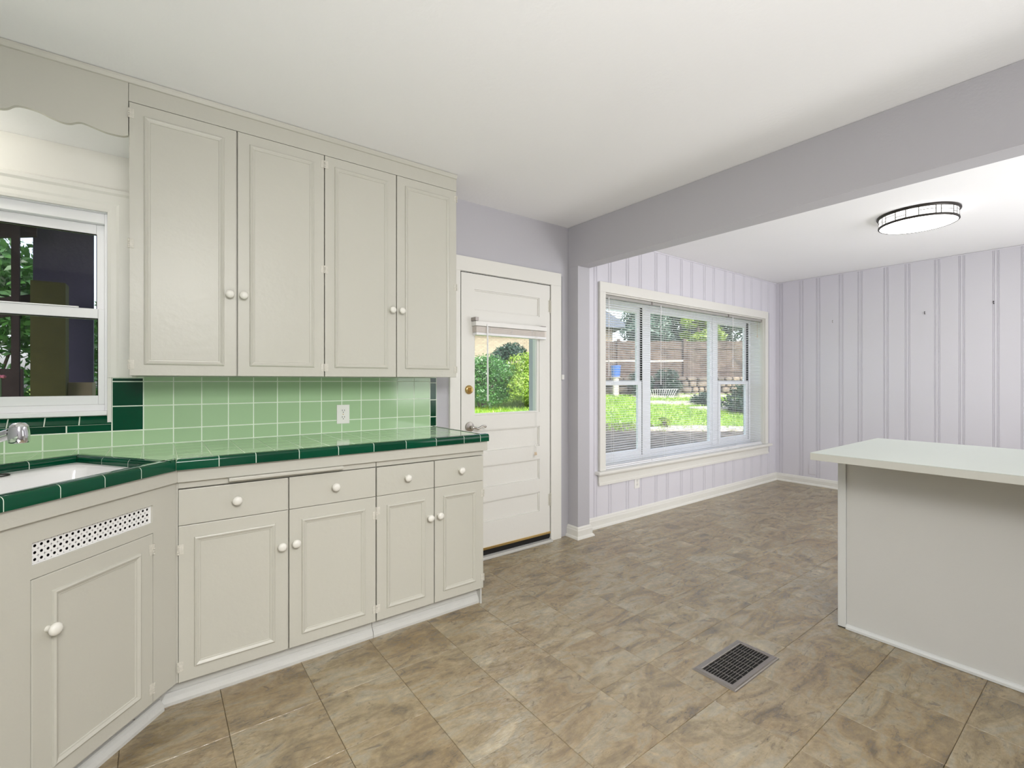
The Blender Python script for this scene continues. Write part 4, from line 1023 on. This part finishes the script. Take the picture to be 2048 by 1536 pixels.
# grass blades
def blades(n, dr, lr, hmin, hmax, name, label):
    d = RNG.uniform(dr[0], dr[1], n); l = RNG.uniform(lr[0], lr[1], n)
    z = np.where(d < 4, -0.3, -0.7+0.1*d); px = E1.x*d+E2.x*l; py = E1.y*d+E2.y*l
    hh = RNG.uniform(hmin, hmax, n); an = RNG.uniform(0, 2*PI, n); wd = RNG.uniform(0.008, 0.02, n); lx = RNG.normal(0, 0.03, n); ly = RNG.normal(0, 0.03, n)
    v = np.empty((n, 3, 3)); v[:, 0] = np.stack([px-np.cos(an)*wd, py-np.sin(an)*wd, z-0.02], 1); v[:, 1] = np.stack([px+np.cos(an)*wd, py+np.sin(an)*wd, z-0.02], 1); v[:, 2] = np.stack([px+lx, py+ly, z+hh], 1)
    me = bpy.data.meshes.new(name); me.vertices.add(3*n); me.vertices.foreach_set('co', v.reshape(-1)); me.loops.add(3*n); me.loops.foreach_set('vertex_index', np.arange(3*n, dtype=np.int32))
    me.polygons.add(n); me.polygons.foreach_set('loop_start', np.arange(0, 3*n, 3, dtype=np.int32)); me.update(); me.validate()
    me.materials.append(MATS['grass_blade'])
    o = bpy.data.objects.new(name, me); link(o, None, Vector((0, 0, 0))); return tag(o, label, 'grass', kind='stuff')
blades(26000, (9.4, 15.0), (-2.2, 9.2), 0.03, 0.09, 'lawn_grass', 'short sunlit lawn grass outside the windows')
# light stepping path across the lawn
for k, (d, l, a, b) in enumerate([(13.2, 5.0, 1.5, 0.30), (12.2, 6.3, 1.8, 0.30), (14.6, 5.7, 2.2, 0.25), (9.6, 3.9, 1.3, 0.22)]):
    mb = MB(); P = []
    for q in range(18):
        t = 2*PI*q/18; rr = 1+0.12*math.sin(3*t+k); P.append((d+b*rr*math.sin(t), l+a*rr*math.cos(t)))
    mb.prism(P, lambda a_, b_, t: tuple(yd(a_, b_, gz(a_)+t)), -0.03, 0.035)
    mb.build('stepping_stone', 'path_stone', label=['pale stone slab across the lawn behind the middle pane', 'long pale stone slab on the lawn towards the right sash', 'pale stone strip at the foot of the stone wall', 'pale stone slab in the shaded bed near the window'][k], cat='stone', group='pale stones in the lawn')

def foliage(name, m, parent, blobs, n, size, squash=0.8):
    """leaf quads on the skins of random blobs: (centre, radius)"""
    B = len(blobs); rad = np.array([b[1] for b in blobs]); cen = np.array([tuple(b[0]) for b in blobs])
    idx = RNG.choice(B, n, p=rad**2/np.sum(rad**2))
    dr = RNG.normal(size=(n, 3)); dr /= np.linalg.norm(dr, axis=1)[:, None]
    rr = rad[idx]*RNG.uniform(0.55, 1.08, n); sq_ = np.array([1, 1, squash])
    c = cen[idx]+dr*rr[:, None]*sq_
    u = RNG.normal(size=(n, 3)); u /= np.linalg.norm(u, axis=1)[:, None]
    nn_ = dr*0.6+RNG.normal(size=(n, 3))*0.5; nn_ /= np.linalg.norm(nn_, axis=1)[:, None]
    u = np.cross(nn_, u); u /= np.linalg.norm(u, axis=1)[:, None]; v = np.cross(nn_, u)
    s = size*RNG.uniform(0.6, 1.3, n)
    L_ = u*s[:, None]; Wd = v*(s*0.42)[:, None]
    q = np.stack([c-L_, c+Wd, c+L_, c-Wd], 1)
    me = bpy.data.meshes.new(name); me.vertices.add(4*n); me.vertices.foreach_set('co', q.reshape(-1)); me.loops.add(4*n); me.loops.foreach_set('vertex_index', np.arange(4*n, dtype=np.int32))
    me.polygons.add(n); me.polygons.foreach_set('loop_start', np.arange(0, 4*n, 4, dtype=np.int32)); me.update(); me.validate()
    me.materials.append(MATS[m])
    org = W[parent.name]; me.transform(Matrix.Translation(-org))
    o = bpy.data.objects.new(name, me); link(o, parent, org); o['kind'] = 'stuff'; return o
def blob_set(c, rx, rz, nb, rb):
    out = []
    for k in range(nb):
        a = random.uniform(0, 2*PI); r = math.sqrt(random.random()); z = random.uniform(-1, 1)
        s = math.sqrt(max(0.05, 1-z*z))
        out.append((Vector((c[0]+rx*r*s*math.cos(a), c[1]+rx*r*s*math.sin(a), c[2]+rz*z)), rb*random.uniform(0.7, 1.25)))
    return out
def bush(name, label, d, l, hgt, rx, m, n, size, group=None, rb=None, pos=None, zb=None):
    base_ = Vector(pos) if pos else yd(d, l, gz(d))
    if zb is not None: base_.z = zb
    r = empty(name, tuple(base_), label, 'bush' if 'tree' not in name else 'tree', group)
    stm = MB()
    for k in range(5):
        a = random.uniform(0, 2*PI); stm.tube([base_+Vector((0.05*math.cos(a), 0.05*math.sin(a), -0.05)), base_+Vector((rx*0.3*math.cos(a), rx*0.3*math.sin(a), hgt*0.4)), base_+Vector((rx*0.6*math.cos(a), rx*0.6*math.sin(a), hgt*0.75))], [0.03, 0.02, 0.008], 6)
    stm.build('stems', 'bark', r)
    foliage('foliage', m, r, blob_set((base_.x, base_.y, base_.z+hgt*0.52), rx, hgt*0.42, 26, rb or rx*0.42), n, size)
    return r
def tree(name, label, d, l, zc, rx, rz, m, n, size, zb):
    b = yd(d, l, zb); r = empty(name, tuple(b), label, 'tree', 'trees beyond the fence')
    MB().tube([(b.x, b.y, zb-0.1), (b.x+0.05, b.y, zb+(zc-zb)*0.5), (b.x-0.05, b.y+0.05, zc+rz*0.4)], [0.16, 0.12, 0.05], 10).build('trunk', 'bark', r, smooth=True)
    foliage('crown', m, r, blob_set((b.x, b.y, zc), rx, rz, 30, rx*0.36), n, size); return r
# bushes seen through the door
bush('leafy_bush', 'bright yellow green bush seen on the right through the door glass', 12.6, 0.55, 1.30, 0.80, 'leaf_lime', 17000, 0.034, 'bushes behind the door')
bush('leafy_bush', 'mid green bush seen on the left through the door glass', 12.4, -0.78, 1.22, 0.78, 'leaf_green', 17000, 0.032, 'bushes behind the door')
bush('dark_shrub', 'tall dark shrub against the brick house behind the door bushes', 14.6, 0.05, 1.50, 0.75, 'leaf_dark', 13000, 0.045, 'bushes behind the door')
bush('shade_shrub', 'low dark shrub standing in for dark green shade behind the right sash', 11.6, 5.75, 0.62, 0.5, 'leaf_dark', 5000, 0.04, 'shrubs standing in for shade on the lawn')  # dark leaves added where the lawn lies in shade
bush('shade_shrub', 'low dark shrub standing in for a shadow by the path in the middle pane', 12.9, 5.35, 0.24, 0.42, 'leaf_dark', 3500, 0.035, 'shrubs standing in for shade on the lawn')  # added plant takes the place of a low shadow on the grass
bush('seedling', 'small yellow green plant in the shaded bed near the window', 9.7, 3.15, 0.22, 0.12, 'leaf_lime', 260, 0.035)
# neighbour house of buff brick
nh = empty('neighbor_house', tuple(yd(19, -1.5, 0.8)), 'buff brick neighbouring house with a dark blue grey roof', 'house')
YT = lambda p: Vector((0, 0, 0))+E2*p.x+E1*p.y+Vector((0, 0, p.z))
def ybox(x0, x1, y0, y1, z0, z1): return MB(YT).box(x0, x1, y0, y1, z0, z1)
wl = ybox(-9, 3.62, 17.0, 24.0, 0.6, 3.35).build('wall', 'buff_brick', nh); 
MB(YT).prism([(-9.6, 3.25), (3.98, 3.12), (3.98, 3.26), (-1.0, 6.6), (-9.6, 3.42)], lambda a, z, t: (a, t, z), 16.6, 24.4).build('roof', 'roof_shingle', nh)
wn = ybox(-2.9, -1.7, 16.95, 17.02, 1.6, 2.8).build('window', 'vinyl', nh); ybox(-2.8, -1.8, 16.93, 16.96, 1.7, 2.7).build('pane', 'dark_gap', wn)
# board fence on top of the retaining wall
fe = empty('board_fence', tuple(yd(16, 6.5, 1.3)), 'brown vertical board fence above the stone wall', 'fence')
l = 3.0; k = 0
while l < 10.5:
    zt_ = 2.585+random.uniform(-0.012, 0.012)
    ybox(l, l+0.143, 16.0+random.uniform(-.006, .006), 16.022, 1.32, zt_).build('board', 'fence_wood', fe); l += 0.147
for lp in (3.6, 5.83, 8.05, 10.3): ybox(lp-0.05, lp+0.05, 15.92, 15.995, 1.25, 2.66).build('post', 'fence_wood', fe)
for z in (1.55, 2.32): ybox(3.0, 10.5, 15.975, 15.999, z, z+0.09).build('rail', 'fence_wood', fe)
# terrace edge board above the dark bed
ybox(3.0, 5.55, 15.32, 15.42, 1.86, 1.915).build('ledge_board', 'path_stone', label='pale ledge board in front of the brown fence', cat='board')
# stone retaining wall
sw = empty('stone_wall', tuple(yd(15.2, 6.5, 0.8)), 'dry stone retaining wall below the brown fence', 'stone wall')
ybox(2.6, 10.6, 15.28, 15.9, 0.5, 1.36).build('core', 'mulch', sw)
zc_ = 0.72
while zc_ < 1.34:
    hh = random.uniform(0.12, 0.22); l = 2.6+random.uniform(0, .1)
    while l < 10.5:
        ww = random.uniform(0.16, 0.42); bm = bmesh.new(); bmesh.ops.create_icosphere(bm, subdivisions=2, radius=1.0)
        mb = MB(YT); dp = random.uniform(0.09, 0.13)
        mb.add([(l+ww/2+math.copysign(abs(v.co.x)**0.55, v.co.x)*ww*0.49+random.uniform(-.008, .008), 15.27+math.copysign(abs(v.co.y)**0.6, v.co.y)*dp, zc_+hh/2+math.copysign(abs(v.co.z)**0.55, v.co.z)*hh*0.49+random.uniform(-.006, .006)) for v in bm.verts], [[v.index for v in f.verts] for f in bm.faces]); bm.free()
        mb.build('stone', 'field_stone', sw); l += ww
    zc_ += hh
# ivy-like dark bed on the ledge, blue tub, wire garden border
bush('dark_shrub', 'dark creeping shrub under the ledge board beside the blue tub', 14.62, 4.02, 0.86, 0.34, 'leaf_dark', 5000, 0.032, 'dark shrubs under the ledge board', rb=0.17)
bush('dark_shrub', 'dark creeping shrub under the ledge board behind the wire border', 14.62, 4.80, 0.80, 0.36, 'leaf_dark', 5000, 0.032, 'dark shrubs under the ledge board', rb=0.17)
tb = empty('plastic_tub', tuple(yd(14.8, 3.25, 0.79)), 'blue plastic tub beyond the lawn seen in the left sash', 'tub')
tc_ = yd(14.8, 3.25, 1.37)
MB().lathe([(0.12, 0), (0.135, 0.03), (0.155, 0.32), (0.165, 0.34), (0.165, 0.36), (0.145, 0.36), (0.12, 0.05)], tc_, (0, 0, 1), 20).build('body', 'blue_plastic', tb, smooth=True)
MB().lathe([(0.10, -0.59), (0.10, -0.02), (0.15, -0.015), (0.15, 0.0)], tc_, (0, 0, 1), 16).build('stand', 'path_stone', tb)
wbo = empty('wire_border', tuple(yd(14.2, 4.4, 0.72)), 'low white wire garden border at the edge of the lawn', 'garden border')
for k in range(16):
    x = 4.02+k*0.052; lean = (k-7.5)*0.022
    MB().tube([yd(14.2, x, 0.70), yd(14.2, x+lean, 1.0)], 0.006, 5).build('wire', 'wire_white', wbo)
MB().tube([yd(14.2, 3.84, 0.99), yd(14.2, 5.0, 0.99)], 0.007, 5).build('top_wire', 'wire_white', wbo)
# trees beyond the fence
tree('garden_tree', 'pale blue green tree beyond the fence in the left sash', 19.0, 5.3, 3.0, 1.25, 1.1, 'leaf_blue', 9000, 0.085, 1.3)
tree('garden_tree', 'sunlit yellow green tree beyond the fence in the middle pane', 17.6, 7.0, 3.05, 0.75, 0.62, 'leaf_lime', 6000, 0.075, 1.3)
tree('garden_tree', 'dark green tree beyond the fence behind the sunlit one', 21.0, 8.2, 3.6, 2.2, 2.2, 'leaf_dark', 11000, 0.11, 1.3)
tree('garden_tree', 'dark green tree beyond the fence behind the right sash', 20.5, 12.2, 3.4, 1.9, 2.2, 'leaf_dark', 9000, 0.11, 1.3)
# back porch timbers seen through the sink window
pr = empty('porch_frame', (-0.6, 4.9, -0.3), 'dark timber porch frame outside the sink window', 'porch')
MB().box(-0.815, -0.775, 4.78, 4.82, -0.3, 2.6).build('slim_post', 'porch_wood', pr)
MB().box(-0.68, -0.505, 4.52, 4.68, -0.3, 1.925).build('thick_post', 'olive_post', pr, label='olive brown square post')
MB().box(-0.735, -0.395, 4.98, 5.03, -0.3, 2.65).build('wall_panel', 'hazed_panel', pr, label='dark porch panel with violet sky haze painted in')
MB().box(-1.6, -0.80, 5.05, 5.09, -0.3, 1.33).build('low_wall', 'porch_wood', pr)
MB().prism([(-1.6, 1.50), (-0.70, 1.74), (-0.70, 1.88), (-1.6, 1.64)], lambda a, z, t: (a, t, z), 4.86, 4.90).build('stair_rail', 'porch_wood', pr)
MB().prism([(-1.6, 2.10), (-0.70, 2.30), (-0.70, 2.50), (-1.6, 2.36)], lambda a, z, t: (a, t, z), 4.86, 4.90).build('brace', 'porch_wood', pr)
MB().box(-2.2, 0.45, 3.4, 5.1, 2.66, 2.72).build('porch_roof', 'porch_wood', pr)  # unseen roof, lengthened sideways to keep sun off the panel
tn = empty('planter_box', (-0.44, 4.7, 0.9), 'tan planter box beside the olive porch post', 'planter')
MB().box(-0.505, -0.372, 4.62, 4.86, 1.13, 1.23, 0.004).build('box', 'tan_box', tn)
for k in range(5): MB().box(-0.500+k*0.027, -0.486+k*0.027, 4.62, 4.635, -0.3, 1.128).build('slat', 'tan_box', tn)
bush('leafy_bush', 'bright large leaved bush beyond the porch posts', 0, 0, 3.3, 1.0, 'leaf_green', 15000, 0.05, None, pos=(-1.7, 7.3, -0.3))
bush('leafy_bush', 'dark green bush between the porch posts and the far lawn', 0, 0, 2.9, 0.9, 'leaf_green', 12000, 0.05, None, pos=(-0.35, 9.6, -0.3))
fw = MB(); fp = Vector((-0.845, 4.70, 1.265))
for k in range(6):
    a = 2*PI*k/6; fw.lathe([(0.002, 0), (0.012, 0.008), (0.010, 0.018), (0.001, 0.024)], fp, (math.cos(a), math.sin(a)*0.6, 0.4), 8)
flr = empty('pink_flower', (-0.845, 4.70, -0.3), 'single pink flower at the left edge of the sink window', 'flower')
fw.build('petals', 'petal', flr, smooth=True); MB().tube([(-0.845, 4.70, -0.3), (-0.85, 4.70, 1.26)], 0.004, 5).build('stem', 'leaf_green', flr)
# house shell above the ceiling: eaves shade the bed under the windows
hr = empty('trim_3', (2.5, 0.6, ZC+0.13), kind='structure')
MB().prism([(YF-0.6, 2.62), (3.45, 2.62), (3.45, 2.74), (0.5, 4.3), (YF-0.6, 2.95)], lambda a, z, t: (t, a, z), XL-0.6, XR+0.7).build('roof_volume', 'roof_shingle', hr)
